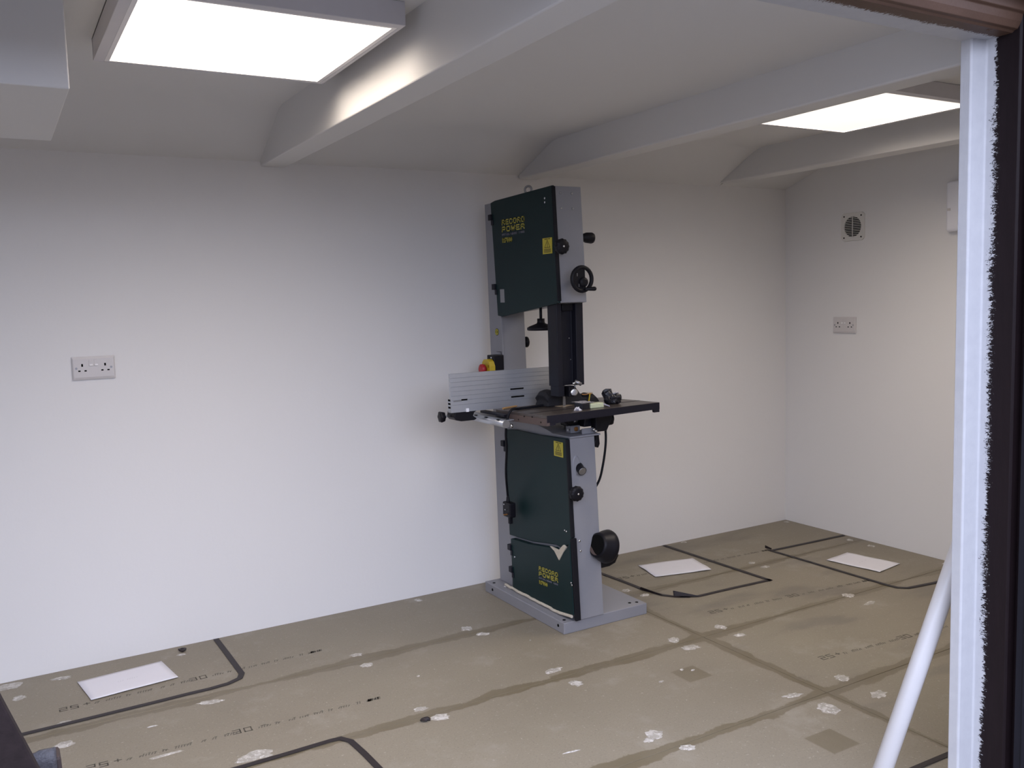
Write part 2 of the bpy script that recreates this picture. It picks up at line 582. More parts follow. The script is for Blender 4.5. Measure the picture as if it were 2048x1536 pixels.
# stamped writing on the boards (only the large digits can be read)
SEG = {
    '2': [(0, 1, 1, 1), (1, 1, 1, .5), (1, .5, 0, .5), (0, .5, 0, 0), (0, 0, 1, 0)],
    '5': [(1, 1, 0, 1), (0, 1, 0, .5), (0, .5, 1, .5), (1, .5, 1, 0), (1, 0, 0, 0)],
    '+': [(0, .5, 1, .5), (.5, .9, .5, .1)],
    '3': [(0, 1, 1, 1), (1, 1, 1, 0), (0, .5, 1, .5), (0, 0, 1, 0)],
    '0': [(0, 0, 0, 1), (0, 1, 1, 1), (1, 1, 1, 0), (1, 0, 0, 0)],
    'R': [(0, 0, 0, 1), (0, 1, 1, 1), (1, 1, 1, .48), (0, .48, 1, .48), (.8, .48, 1, 0)],
    'E': [(0, 0, 0, 1), (0, 1, 1, 1), (0, .5, .85, .5), (0, 0, 1, 0)],
    'C': [(0, 0, 0, 1), (0, 1, 1, 1), (0, 0, 1, 0), (1, 1, 1, .78), (1, 0, 1, .22)],
    'O': [(0, 0, 0, 1), (0, 1, 1, 1), (1, 1, 1, 0), (1, 0, 0, 0)],
    'D': [(0, 0, 0, 1), (0, 1, .85, 1), (.85, 1, 1, .85), (1, .85, 1, .15), (1, .15, .85, 0), (.85, 0, 0, 0)],
    'P': [(0, 0, 0, 1), (0, 1, 1, 1), (1, 1, 1, .45), (0, .45, 1, .45)],
    'W': [(0, 1, .25, 0), (.25, 0, .5, .9), (.5, .9, .75, 0), (.75, 0, 1, 1)],
    'B': [(0, 0, 0, 1), (0, 1, .9, 1), (.9, 1, .9, .5), (0, .5, 1, .5), (1, .5, 1, 0), (1, 0, 0, 0)],
    'S': [(1, 1, 0, 1), (0, 1, 0, .5), (0, .5, 1, .5), (1, .5, 1, 0), (1, 0, 0, 0)],
    '4': [(.8, 0, .8, 1), (0, 1, 0, .4), (0, .4, 1, .4)],
    '1': [(.5, 0, .5, 1), (.5, 1, .25, .8)],
    '9': [(1, 0, 1, 1), (1, 1, 0, 1), (0, 1, 0, .5), (0, .5, 1, .5), (0, 0, 1, 0)],
    'T': [(0, 1, 1, 1), (.5, 0, .5, 1)],
    'A': [(0, 0, 0, .8), (0, .8, .3, 1), (.3, 1, .7, 1), (.7, 1, 1, .8), (1, .8, 1, 0), (0, .45, 1, .45)],
    'L': [(0, 1, 0, 0), (0, 0, 1, 0)],
    'I': [(.5, 0, .5, 1)],
    'H': [(0, 0, 0, 1), (1, 0, 1, 1), (0, .5, 1, .5)],
    'N': [(0, 0, 0, 1), (0, 1, 1, 0), (1, 0, 1, 1)],
    'G': [(1, 1, 0, 1), (0, 1, 0, 0), (0, 0, 1, 0), (1, 0, 1, .5), (1, .5, .5, .5)],
}


def stroke(b, p, q, w, O, U, V, N, th):
    """one raised bar from p to q (2D) on the plane O + U x + V y"""
    d = (Vector(q) - Vector(p))
    L = d.length
    d = d / L
    p = Vector(p) - d * w / 2
    q = Vector(q) + d * w / 2
    nn = Vector((-d.y, d.x)) * w / 2
    c2 = [p - nn, q - nn, q + nn, p + nn]
    lo = [O + U * c.x + V * c.y for c in c2]
    hi = [x + N * th for x in lo]
    b.hexa(lo, hi)


def lettering(b, s, O, U, V, N, width, height, w, gap=0.25, th=0.0006):
    """block letters filling width x height; O is the lower left corner"""
    n = len(s)
    cw = width / (n + gap * (n - 1))
    x = 0
    for ch in s:
        for (x0, y0, x1, y1) in SEG.get(ch, []):
            iw, ih = cw - w, height - w
            stroke(b, (x + w / 2 + x0 * iw, w / 2 + y0 * ih), (x + w / 2 + x1 * iw, w / 2 + y1 * ih), w, O, U, V, N, th)
        x += cw * (1 + gap)


def stamp_row(x0, y0, x1, y1, flip=False):
    """row of board stamp: big digits at start and middle, smudged small marks between"""
    L = math.hypot(x1 - x0, y1 - y0)
    U = Vector(((x1 - x0) / L, (y1 - y0) / L, 0))
    V = Vector((-U.y, U.x, 0))
    N = Vector((0, 0, 1))
    O = Vector((x0, y0 - 0.012, 0.0001))
    r = random.Random(int(x0 * 100 + y0 * 10))
    big = MB()
    lettering(big, '25', O, U, V, N, 0.060, 0.031, 0.0042, 0.35, 0.0003)
    lettering(big, '+', O + U * 0.075 + V * 0.006, U, V, N, 0.022, 0.024, 0.0042, 0, 0.0003)
    lettering(big, '30', O + U * L * 0.46, U, V, N, 0.060, 0.030, 0.0042, 0.35, 0.0003)
    big.build('board_stamp', M['stamp'], floor)
    sm = MB()
    x = 0.11
    while x < L:
        if L * 0.46 - 0.02 < x < L * 0.46 + 0.07:
            x = L * 0.46 + 0.08
        k = r.choice((2, 3, 4, 5, 6))
        for _ in range(k):
            if x > L:
                break
            h = r.uniform(0.006, 0.015)
            stroke(sm, (x, 0.004), (x + r.uniform(.002, .006), 0.004 + h), 0.0036, O, U, V, N, 0.0002)
            if r.random() < .6:
                stroke(sm, (x, 0.004 + h), (x + 0.006, 0.004 + h), 0.003, O, U, V, N, 0.0002)
            x += 0.0085
        x += r.uniform(0.008, 0.026)
    # heavy smeared end of the stamp
    for _ in range(16):
        xx = L - 0.055 + 0.05 * r.random()
        stroke(sm, (xx, 0.004), (xx + .004, .018), 0.004, O, U, V, N, 0.0002)
    o = sm.build('board_marking', M['stampfaint'], floor)
    o['kind'] = 'stuff'


stamp_row(0.108, 3.292, 1.030, 3.300)
stamp_row(0.150, 2.815, 1.062, 2.775)
stamp_row(2.535, 2.750, 3.440, 2.655)
stamp_row(2.535, 2.165, 3.40, 2.09)
stamp_row(2.495, 3.335, 3.44, 3.275)

# --- walls
MB().box(XL - .12, XR + .12, YB, YB + .12, -0.12, 2.3).build('wall_back', M['wall'], kind='structure')
MB().box(XR, XR + .12, 1.25, YB, -0.12, 2.3).build('wall_right', M['wall'], kind='structure')
MB().box(XL - .12, XL, 1.25, YB, -0.12, 2.3).build('wall_left', M['wall'], kind='structure')
JT = 0.135            # frame depth
wf = MB()
wf.box(XO1 + 0.075, XR + .12, YF - JT + .02, YF, -0.35, 2.3)
wf.box(XL - .12, XO0 - 0.075, YF - JT + .02, YF, -0.35, 2.3)
wf.box(XO0 - 0.075, XO1 + 0.075, YF - JT + .02, YF, ZO + 0.06, 2.3)
wf.build('wall_front', M['wall'], kind='structure')

# --- ceiling: level sheet, sloping edge along the back wall, three dropped beams and a boxing
ZC = 2.045
cl = MB()
bays = [(XL, 1.04, 2.083), (1.04, 2.245, 2.040), (2.245, 3.47, 2.080), (3.47, XR, 2.03)]
for a, b_, zc in bays:
    yk, zb_ = 3.357, ZW - 0.004
    d1 = Vector((YB - yk, zb_ - zc)).normalized()
    tl = 0.06                                  # soft bend between sheet and slope
    bend = []
    for i in range(9):
        t = i / 8
        p0_, p1_, p2_ = Vector((yk - tl, zc)), Vector((yk, zc)), Vector((yk, zc)) + d1 * tl
        bend.append(tuple(p0_ * (1 - t) ** 2 + p1_ * 2 * t * (1 - t) + p2_ * t * t))
    cl.prism([(YF, zc)] + bend + [(YB, zb_), (YB, 2.3), (YF, 2.3)], 0, a, b_, smooth=True)
ceil = cl.build('ceiling', M['ceil'], kind='structure')
ceil.data.set_sharp_from_angle(angle=math.radians(25))
MB().box(0.988, 1.088, YF, YB, 1.906, 2.2).build('ceiling_beam', M['ceil'], ceil, bevel=0.004)
MB().box(2.203, 2.303, YF, YB, 1.908, 2.2).build('ceiling_beam', M['ceil'], ceil, bevel=0.006)
MB().box(3.450, 3.560, YF, YB, 1.937, 2.2).build('ceiling_beam', M['ceil'], ceil, bevel=0.006)
MB().box(-0.62, 0.187, 2.200, 2.870, 1.824, 2.2).build('ceiling_boxing', M['ceil'], ceil, bevel=0.003)

# --- door frame with stepped profile (a = outward from the opening, y = depth)
X0 = 2.088
door = thing('door_1', (X0, YF, 0), kind='structure')
prof = [(0, YF + .003), (0, YF - 0.022), (0.004, YF - 0.026), (0.048, YF - 0.031), (0.051, YF - 0.034),
        (0.051, YF - 0.112), (0.056, YF - 0.116), (0.082, YF - .118), (0.086, YF - .121), (0.086, YF - .134), (0.30, YF - .134), (0.30, YF + .003)]
j = MB().prism([(X0 + a, y) for a, y in prof], 2, -0.30, 1.99)
j.build('door_jamb', M['jamb'], door, bevel=0.0015)
j = MB().prism([(XO0 + 0.051 - a, y) for a, y in prof[:-2]] + [(XO0 - 0.08, YF - .134), (XO0 - 0.08, YF + .003)], 2, -0.30, 1.99)
j.build('door_jamb', M['jamb'], door, bevel=0.0015)
ZH = ZO
profh = [(0.0, YF + .003), (0.0, YF - 0.095), (0.004, YF - 0.100), (0.006, YF - 0.108), (0.020, YF - 0.116), (0.036, YF - .120), (0.040, YF - .128), (0.20, YF - .134), (0.20, YF + .003)]
j = MB().prism([(y, ZH + a) for a, y in profh], 0, XO0 - 0.05, XO1 - 0.0005)
j.build('door_head', M['head'], door, bevel=0.0015)
MB().lathe((2.06, YF - .085, ZH + .001), (0, 0, -1), [(0, .006), (.0025, .0055), (.0025, .003), (.001, .002)], 16).build('screw_plug', M['lintel'], door)
# dark outer lining of the frame
MB().prism([(XO1 + 0.083, YF - .134), (XO1 + 0.010, YF - .134), (XO1 + 0.010, YF - .150), (XO1 + .004, YF - .156), (XO1 + 0.004, YF - .19), (XO1 + 0.083, YF - .19)], 2, -0.30, 2.03).build('frame_lining', M['darkwood'], door, bevel=0.001)
MB().box(XO0 - 0.06, XO1 + 0.02, YF - .19, YF - .134, ZH + 0.068, 2.12).build('frame_lining', M['lintel'], door, bevel=0.004)
MB().box(XO0 - 0.05, XO1, YF - .17, 1.245, -0.16, -0.005).build('door_threshold', M['darkwood'], door, bevel=0.002)

# --- outside: ground, cladding beside the door, unseen eaves added over it to cut skylight
MB().box(-12, 14, -14, YF - .20, -0.45, -0.35).build('ground', M['outside'], kind='structure')
MB().box(XO1 + .085, 6.0, YF - .17, YF - JT + .019, -0.35, 2.4).build('trim_1', M['cladding'], kind='structure')
MB().box(-5.0, XO0 - .06, YF - .17, YF - JT + .019, -0.35, 2.4).build('trim_2', M['cladding'], kind='structure')
MB().box(-5.0, 6.0, EAV, YF - .19, 2.13, 2.40).build('added_eaves', M['eaves'], kind='structure')
# unseen fence behind the camera, added to block the low sky
MB().box(-12, 14, -FD - .1, -FD, -0.35, FH).build('added_fence', M['cladding'], kind='structure')


# =================================================================== LIGHTS IN THE ROOM
def panel_light(x0, x1, y0, y1, z, zc, label, br=0.012, bf=0.010):
    t = thing('panel_light', ((x0 + x1) / 2, (y0 + y1) / 2, z), label, 'ceiling light', 'square ceiling light panels')
    b = 0.028
    f = MB()
    zc -= .0005
    f.box(x0 - b, x1 + br, y0 - b, y0 - 0.002, z, zc)
    f.box(x0 - b, x1 + br, y1 + 0.002, y1 + bf, z, zc)
    f.box(x0 - b, x0 - 0.002, y0 - 0.002, y1 + 0.002, z, zc)
    f.box(x1 + 0.002, x1 + br, y0 - 0.002, y1 + 0.002, z, zc)
    f.build('surround', M['frame'], t, bevel=0.0015)
    g = MB()
    e = 0.010
    g.box(x0 - .0018, x1 + .0018, y0 - .0018, y0 + e, z + .001, z + .006)
    g.box(x0 - .0018, x1 + .0018, y1 - e, y1 + .0018, z + .001, z + .006)
    g.box(x0 - .0018, x0 + e, y0 + e, y1 - e, z + .001, z + .006)
    g.box(x1 - e, x1 + .0018, y0 + e, y1 - e, z + .001, z + .006)
    g.build('panel_rim', M['rocker'], t)
    MB().box(x0 + e, x1 - e, y0 + e, y1 - e, z + .003, z + .012).build('diffuser', M['lamp'], t)


panel_light(0.325, 0.932, 2.122, 2.732, 2.024, 2.083, 'square white light panel in raised surround near the door, left of the ceiling beams')
panel_light(2.680, 3.280, 2.085, 2.690, 2.025, 2.080, 'square white light panel beyond the second ceiling beam, cut off by the door frame')


# =================================================================== WALL FITTINGS
def socket(name_loc, U, N, label):
    """double switched socket; name_loc: centre on wall, U: to the right seen from the room, N: off the wall"""
    U, N, Z = Vector(U), Vector(N), Vector((0, 0, 1))
    c = Vector(name_loc)
    t = thing('double_socket', c, label, 'power socket', 'double wall sockets')

    def bx(u0, u1, z0, z1, n0, n1, b=None):
        b = b or MB()
        lo = [c + U * u + Z * z + N * n0 for u, z in ((u0, z0), (u1, z0), (u1, z1), (u0, z1))]
        hi = [c + U * u + Z * z + N * n1 for u, z in ((u0, z0), (u1, z0), (u1, z1), (u0, z1))]
        return b.hexa(lo, hi)
    # faceplate: sides, chamfered top edge, slightly dished centre
    b = MB()
    bx(-.073, .073, -.043, .043, 0, .007, b)
    lo = [c + U * u + Z * z + N * .007 for u, z in ((-.073, -.043), (.073, -.043), (.073, .043), (-.073, .043))]
    hi = [c + U * u + Z * z + N * .0115 for u, z in ((-.069, -.034), (.069, -.034), (.069, .034), (-.069, .034))]
    b.hexa(lo, hi)
    b.build('faceplate', M['plastic'], t, bevel=0.0012)
    for u in (-.009, .009):
        bx(u - .0072, u + .0072, .008, .030, .0115, .0130).build('rocker_switch', M['plastic'], t, bevel=.001)
        bx(u - .0055, u + .0055, .008, .014, .0128, .0165).build('switch_tip', M['rocker'], t, bevel=.001)
    for s in (-1, 1):
        h = MB()
        cc = .039 * s
        bx(cc - .003, cc + .003, .006, .016, .0112, .0119, h)
        bx(cc - .0145, cc - .0065, -.0125, -.0075, .0112, .0119, h)
        bx(cc + .0065, cc + .0145, -.0125, -.0075, .0112, .0119, h)
        h.build('pin_slots', M['hole'], t)
        p = c + U * (.0595 * s) + N * .0115
        MB().cyl(p, p + N * .0012, .0042, n=16).build('screw', M['steel2'], t)


socket((0.250 + .073, YB, 1.0893 + .043), (1, 0, 0), (0, -1, 0), 'white double socket on the back wall at the left, its two rockers catching the light')
socket((XR, 3.247, 1.155), (0, -1, 0), (-1, 0, 0), 'white double socket on the right-hand wall below the round vent')

# round louvred vent
vt = thing('air_vent', (XR, 3.199, 1.675), 'square cream vent plate with a round louvred opening on the right-hand wall', 'vent')
R_, VC = 0.054, (3.199, 1.675)
ring = []
n_ = 48
v_, f_ = [], []
for i in range(n_):
    a = 2 * PI * i / n_ + PI / 4
    ca, sa = math.cos(a), math.sin(a)
    k = 0.0745 / max(abs(ca), abs(sa))
    k = min(k, 0.096)
    for rr, x in ((k, 0), (k - .002, .007), (R_, .007), (R_, .0005)):
        v_.append((XR - x, VC[0] + ca * rr, VC[1] + sa * rr))
for i in range(n_):
    q = (i + 1) % n_
    for s in range(3):
        f_.append((i * 4 + s, q * 4 + s, q * 4 + s + 1, i * 4 + s + 1))
MB().add(v_, f_).build('vent_plate', M['ventp'], vt)
MB().lathe((XR - .0008, VC[0], VC[1]), (-1, 0, 0), [(0, R_), (.0008, R_)], 40, smooth=False).build('vent_duct', M['hole'], vt)
for k in range(12):
    zz = VC[1] - R_ + (k + .5) * 2 * R_ / 12
    hw = math.sqrt(max(R_ ** 2 - (zz - VC[1]) ** 2, 0)) - .001
    if hw > .006:
        MB().hexa([(XR - .001, VC[0] - hw, zz - .003), (XR - .001, VC[0] + hw, zz - .003), (XR - .001, VC[0] + hw, zz - .0015), (XR - .001, VC[0] - hw, zz - .0015)],
                  [(XR - .0065, VC[0] - hw, zz - .0005), (XR - .0065, VC[0] + hw, zz - .0005), (XR - .0065, VC[0] + hw, zz + .001), (XR - .0065, VC[0] - hw, zz + .001)]).build('louvre', M['ventp'], vt)
MB().box(XR - .0085, XR - .006, VC[0] - .0018, VC[0] + .0018, VC[1] - R_, VC[1] + R_).build('centre_bar', M['ventp'], vt)
for sy in (-1, 1):
    for sz in (-1, 1):
        p = (XR - .0068, VC[0] + .054 * sy, VC[1] + .056 * sz)
        MB().cyl(p, (p[0] - .0012, p[1], p[2]), .0042, n=14).build('screw', M['hole'], vt)

# white plastic unit half hidden by the door frame
wu = thing('wall_unit', (XR, 2.50, 1.60), 'white rounded plastic box on the right-hand wall, half hidden behind the door frame', 'wall unit')
MB().box(XR - .042, XR - .006, 2.36, 2.645, 1.603, 1.838).build('cover', M['unit'], wu, bevel=.014, seg=4)
MB().box(XR - .0065, XR, 2.37, 2.635, 1.613, 1.828).build('back_plate', M['plastic'], wu)
MB().box(XR - .0435, XR - .0415, 2.618, 2.634, 1.700, 1.712).build('mark', M['plastic'], wu)

# =================================================================== BANDSAW
SX, SY = 2.10, 3.22
saw = thing('bandsaw', (SX, SY, 0), 'tall grey and dark green floor-standing bandsaw with table and fence', 'bandsaw')


def lean(x, y, z):
    return (x, y + z * (0.057 - 0.0526 * (y - 2.883)), z)


def sb(m_, name, mat, **k):
    return m_.lean(lean).build(name, mat, saw, **k)


def dbuild(m_, name, mat, parent=None, **k):
    return m_.build(name, mat, parent or saw, **k)


# base plate (folded sheet)
bp = dbuild(MB().box(1.893, 2.314, 2.893, 3.550, 0.0, 0.047), 'base_plate', M['grey'], bevel=.0025)
for yy in (2.935, 3.48):
    dbuild(MB().cyl((1.8932, yy, .026), (1.8915, yy, .026), .0062, n=14), 'mounting_hole', M['hole'], bp)
for x_, y_ in ((1.915, 2.925), (2.285, 2.925), (2.255, 2.935), (1.915, 3.505)):
    dbuild(MB().cyl((x_, y_, .0468), (x_, y_, .0478), .007, n=14), 'mounting_hole', M['hole'], bp)
dbuild(MB().cyl((1.935, 3.43, .047), (1.935, 3.43, .0482), .009, n=14), 'paint_fleck', M['rocker'], bp)

BX0, BX1 = 1.962, 2.085
# column
sb(MB().box(BX0, BX1, 3.415, 3.530, .047, 1.772), 'column', M['grey'], bevel=.003)
sb(MB().box(BX0 - .002, BX0 + .006, 3.408, 3.418, .79, 1.30), 'column_flange', M['grey'], bevel=.001)
# upper wheel housing (behind the door)
sb(MB().hexa([(BX0, 2.892, 1.323), (BX1 + .003, 2.892, 1.323), (BX1 + .003, 3.415, 1.285), (BX0, 3.415, 1.285)],
             [(BX0, 2.892, 1.784), (BX1 + .003, 2.892, 1.784), (BX1 + .003, 3.415, 1.775), (BX0, 3.415, 1.775)]), 'upper_housing', M['grey'], bevel=.002)
# lower wheel housing with stepped top
hp = [(2.884, .047), (2.884, .782), (2.98, .783), (3.05, .800), (3.12, .812), (3.415, .812), (3.415, .047)]
lw = MB().prism(hp, 0, BX0, BX1)
lh = sb(lw, 'lower_housing', M['grey'], bevel=.002)
sb(MB().box(BX0 - .001, BX1 + .026, 2.876, 3.02, .783, .790), 'top_flange', M['grey'], bevel=.0015)
sb(MB().box(BX0 + .075, BX1 + .020, 2.90, 2.906, .790, .812), 'trunnion_bracket', M['grey'], bevel=.0015)


def door_panel(pts, name, x0=1.949, x1=1.9615, mat='green', bevel=.003):
    return sb(MB().prism(pts, 0, x0, x1), name, M[mat], bevel=bevel)


ud = door_panel([(2.890, 1.322), (2.890, 1.786), (3.405, 1.776), (3.445, 1.770), (3.420, 1.272), (3.38, 1.268)][::1], 'upper_door')
seam = [(2.884, .380), (2.903, .349), (2.960, .322), (3.01, .325), (3.10, .312), (3.20, .297), (3.30, .290), (3.400, .284)]
ld = door_panel([(2.884, .384)] + [(y, z + .004) for y, z in seam[1:]] + [(3.400, .765), (3.30, .775), (3.10, .775), (2.884, .783)], 'lower_door')
bot = [(3.365, .056), (3.27, .050), (3.10, .050), (3.03, .054), (2.96, .061), (2.92, .067), (2.880, .075)]
bot = [(y, max(z, .050)) for y, z in bot]
kd = door_panel([(2.880, .372), (2.903, .340), (2.960, .300), (3.01, .318), (3.10, .306), (3.20, .292), (3.30, .285), (3.365, .281)] + bot, 'kick_door', x0=1.934, x1=1.9612)
sb(MB().box(1.937, 1.9625, 2.869, 2.8805, .052, .384), 'door_edge_seal', M['rubber'], bevel=.002)
sb(MB().box(1.946, 1.9625, 2.880, 2.8905, .385, .780), 'door_edge_seal', M['rubber'], bevel=.002)
sb(MB().box(1.946, 1.9625, 2.8845, 2.8925, 1.330, 1.782), 'door_edge_seal', M['rubber'], bevel=.002)
# foam packing under and beside the kick door
fm = MB()
r = random.Random(3)
pts = []
for i in range(25):
    y = 3.43 - i * (3.43 - 2.89) / 24
    pts.append((1.931 - r.random() * .005 + .004, y, .054 + max(0, 3.0 - y) * .10 + r.random() * .002))
fm.tube(pts, .0065, 7)
sb(fm, 'foam_strip', M['foam'])
sb(MB().prism([(2.905, .344), (2.925, .350), (2.962, .320), (3.03, .322), (2.995, .309), (2.962, .278), (2.935, .310)], 0, 1.930, 1.940), 'torn_foam', M['foam'], bevel=.002)

# lettering and stickers
Un, Vn, Nn = Vector((0, -1, 0)), Vector((0, 0, 1)), Vector((-1, 0, 0))


def logo(y0, z0, k, x, parent, sl=0.0):
    V = Vector((0, 0, 1))
    U = Vector((0, -1, sl)).normalized()
    O = Vector((x, y0, z0))
    b = MB()
    lettering(b, 'RECORD', O + V * (.075 * k), U, V, Nn, .190 * k, .024 * k, .0052 * k, .22, .0005)
    b.build('brand_lettering', M['logo'], parent)
    b = MB()
    lettering(b, 'POWER', O + V * (.0455 * k), U, V, Nn, .190 * k, .024 * k, .0052 * k, .22, .0005)
    b.build('brand_lettering', M['logo'], parent)
    b = MB()
    lettering(b, 'ESTABLISHED 1909', O + V * (.030 * k), U, V, Nn, .188 * k, .0085 * k, .0019 * k, .35, .0005)
    b.build('small_lettering', M['logo2'], parent)
    b = MB()
    lettering(b, 'BS400', O, U, V, Nn, .085 * k, .021 * k, .0048 * k, .16, .0005)
    b.build('brand_lettering', M['logo'], parent)


logo(3.396, 1.588, 1.0, 1.9488, saw)
logo(3.140, .137, .78, 1.9338, saw, .05)


def warning(y0, y1, z0, z1, x):
    s = MB().box(x - .0008, x, y1, y0, z0, z1).build('warning_sticker', M['sticker'], saw)
    w, h = y0 - y1, z1 - z0
    O = Vector((x - .0008, y0, z0))
    b = MB()
    A, B, C = (w * .22, h * .40), (w * .78, h * .40), (w * .5, h * .86)
    for p, q in ((A, B), (B, C), (C, A)):
        stroke(b, p, q, .0022, O, Un, Vn, Nn, .0004)
    stroke(b, (w * .5, h * .52), (w * .5, h * .70), .0030, O, Un, Vn, Nn, .0004)
    stroke(b, (w * .5, h * .445), (w * .5, h * .455), .0028, O, Un, Vn, Nn, .0004)
    lettering(b, 'WARNING', O + Un * (w * .22) + Vn * (h * .90), Un, Vn, Nn, w * .56, h * .06, .0011, .3, .0004)
    for i in range(4):
        stroke(b, (w * .16, h * (.10 + .065 * i)), (w * .84, h * (.10 + .065 * i)), .0022, O, Un, Vn, Nn, .0004)
    b.build('sticker_print', M['print'], s.parent)


warning(3.068, 2.998, 1.520, 1.583, 1.9486)
warning(3.021, 2.954, .703, .764, 1.9486)
# oval emblem on the column and a small switch rating plate outline
b = MB()
b.lathe((1.9618, 3.49, 1.199), (-1, 0, 0), [(0, .016), (.0008, .016)], 24, smooth=False)
b.build('round_emblem', M['hole'], saw)
b = MB()
b.torus((1.9608, 3.49, 1.199), (1, 0, 0), .0125, .0018, 24, 6)
b.torus((1.9605, 3.49, 1.204), (1, 0, 0), .004, .0018, 16, 6)
b.torus((1.9605, 3.49, 1.193), (1, 0, 0), .004, .0018, 16, 6)
b.build('emblem_print', M['logo'], saw)
sb(MB().box(1.9605, 1.9618, 3.425, 3.470, 1.110, 1.1115), 'panel_line', M['guard'])
sb(MB().box(1.9605, 1.9618, 3.425, 3.4265, 1.05, 1.1115), 'panel_line', M['guard'])
# bare metal square on upper door
sb(MB().box(1.9482, 1.9492, 3.347, 3.386, 1.330, 1.388), 'bare_plate', M['steel2'], bevel=.0003)

# hinges
for yy, zz in ((3.490, 1.705), (3.475, 1.399), (3.437, .700), (3.378, .240), (3.372, .140)):
    h = dbuild(MB().box(1.940 if zz > .3 else 1.926, 1.962, yy - .011, yy + .014, zz - .012, zz + .014), 'hinge', M['guard'], bevel=.002)
    dbuild(MB().box(1.944 if zz > .3 else 1.930, 1.962, yy - .020, yy - .005, zz - .034, zz - .010), 'hinge_pin', M['guard'], h, bevel=.002)


# rivets
def rivet(p, d, r_=.0045, mat='steel'):
    dbuild(MB().lathe(p, d, [(0, r_), (.0015, r_ * .9), (.0026, r_ * .45)], 12), 'rivet', M[mat])


def LP(x, y, z):
    return lean(x, y, z)


for x_, z_ in ((1.988, 1.757), (2.043, 1.757), (1.988, 1.697), (2.043, 1.697)):
    rivet(LP(x_, 2.8915, z_), (0, -1, 0), .0052, 'steel2')
for y_, z_ in ((3.02, 1.741), (3.02, 1.725)):
    p = (1.949, y_ + .025, z_)
    rivet(p, (-1, 0, 0), .005)
for x_, z_ in ((1.985, .366), (1.987, .325)):
    rivet(LP(x_, 2.8838, z_), (0, -1, 0), .0052)
for y_, z_ in ((2.955, .405), (2.943, .403), (2.895, .205), (2.878 + .012, .197)):
    rivet((1.9485 if z_ > .4 else 1.9335, y_, z_), (-1, 0, 0), .0045)
rivet((1.9335, 3.340, .205), (-1, 0, 0), .005)


# scalloped knobs on the door edge
def star_knob(c, d, r_, name='door_knob'):
    k = dbuild(MB().lathe(c, d, [(0, r_ * .45), (.006, r_ * .5), (.010, r_ * .93), (.014, r_), (.026, r_), (.031, r_ * .9), (.033, r_ * .6), (.034, r_ * .2)], 48, lobes=12, amp=.045), name, M['black'])
    p = vec(c) + vec(d).normalized() * .034
    dbuild(MB().lathe(p, d, [(0, .0045), (.0012, .004), (.002, .002)], 12), 'knob_screw', M['steel'], k)


star_knob((1.946, 2.945, 1.542), (0, -1, 0), .0300)
star_knob((1.958, 2.899, .568), (0, -1, 0), .0300)

# guide post hand wheel with crank handle
HW = Vector((2.024, 2.905, 1.414))
h = dbuild(MB().torus(HW, (0, 1, 0), .0465, .0082, 40, 10), 'hand_wheel', M['black'])
sp = MB()
sp.cyl(HW + Vector((0, .004, 0)), HW + Vector((0, .055, 0)), .010)
# dished web filling the operator side, open on the other
web = [(HW.x + .046 * math.cos(math.radians(a)), HW.z + .046 * math.sin(math.radians(a))) for a in range(75, 300, 9)]
sp.prism(web + [(HW.x + .016, HW.z - .030), (HW.x + .012, HW.z + .004)], 1, HW.y - .003, HW.y + .004)
sp.lathe(HW + Vector((.004, -.014, -.012)), (0, 1, 0), [(0, .010), (.003, .018), (.010, .020), (.018, .018)], 24)
sp.build('wheel_web', M['black'], h)
for a in (145, 235):
    e = HW + Vector((math.cos(math.radians(a)) * .030, -.0035, math.sin(math.radians(a)) * .030))
    MB().box(e.x - .0015, e.x + .0015, e.y - .0006, e.y + .0006, e.z - .006, e.z + .006).build('web_slot', M['steel2'], h)
ch = HW + Vector((.006, -.010, -.040))
MB().lathe(ch, (1, -.35, .02), [(0, .004), (.003, .0065), (.014, .0068), (.038, .0085), (.044, .0075), (.047, .003)], 16).build('crank_handle', M['black'], h)

# tension crank at the back edge of the head
dbuild(MB().lathe((2.085, 3.03, 1.588), (1, -.1, -.06), [(0, .013), (.030, .014), (.046, .021), (.072, .023), (.080, .020), (.084, .012)], 22), 'tension_crank', M['black'])
# lifting eye
e_ = dbuild(MB().torus((2.02, 3.285, 1.806), (.80, .60, 0), .0150, .0048, 28, 10), 'lifting_eye', M['steel2'])
MB().cyl((2.02, 3.285, 1.776), (2.02, 3.285, 1.792), .008).build('eye_collar', M['steel2'], e_)
# blade tension wheel under the head
tw = dbuild(MB().lathe((2.02, 3.21, 1.208), (0, 0, 1), [(0, .055), (.003, .060), (.012, .060), (.018, .050), (.026, .028), (.030, .018), (.036, .016), (.050, .016)], 36), 'tension_wheel', M['black'])
MB().cyl((2.02, 3.21, 1.255), (2.02, 3.21, 1.315), .006).build('tension_screw', M['guard'], tw)

# guide post: black channel guard with recessed middle
gp = dbuild(MB().prism([(1.962, 3.000), (1.986, 3.000), (1.990, 3.030), (2.054, 3.030), (2.058, 3.004), (2.094, 3.004), (2.094, 3.068), (1.962, 3.068)], 2, .985, 1.335), 'blade_guard', M['guard'], bevel=.002)
gq = dbuild(MB().prism([(1.964, 3.000), (1.992, 3.000), (1.998, 3.030), (2.012, 3.030), (2.012, 3.060), (1.964, 3.060)], 2, .944, .986), 'blade_guard_tip', M['guard'], bevel=.001)
dbuild(MB().box(2.0, 2.052, 3.015, 3.050, 1.29, 1.345), 'guide_collar', M['black'], bevel=.002)
for q in ((2.040, 3.0285, 1.178), (2.045, 3.0285, 1.09)):
    dbuild(MB().lathe(q, (0, -1, 0), [(0, .003), (.001, .002)], 10), 'rivet', M['steel2'])
dbuild(MB().cyl((2.094, 3.02, 1.035), (2.099, 3.02, 1.035), .004), 'guard_screw', M['steel'])
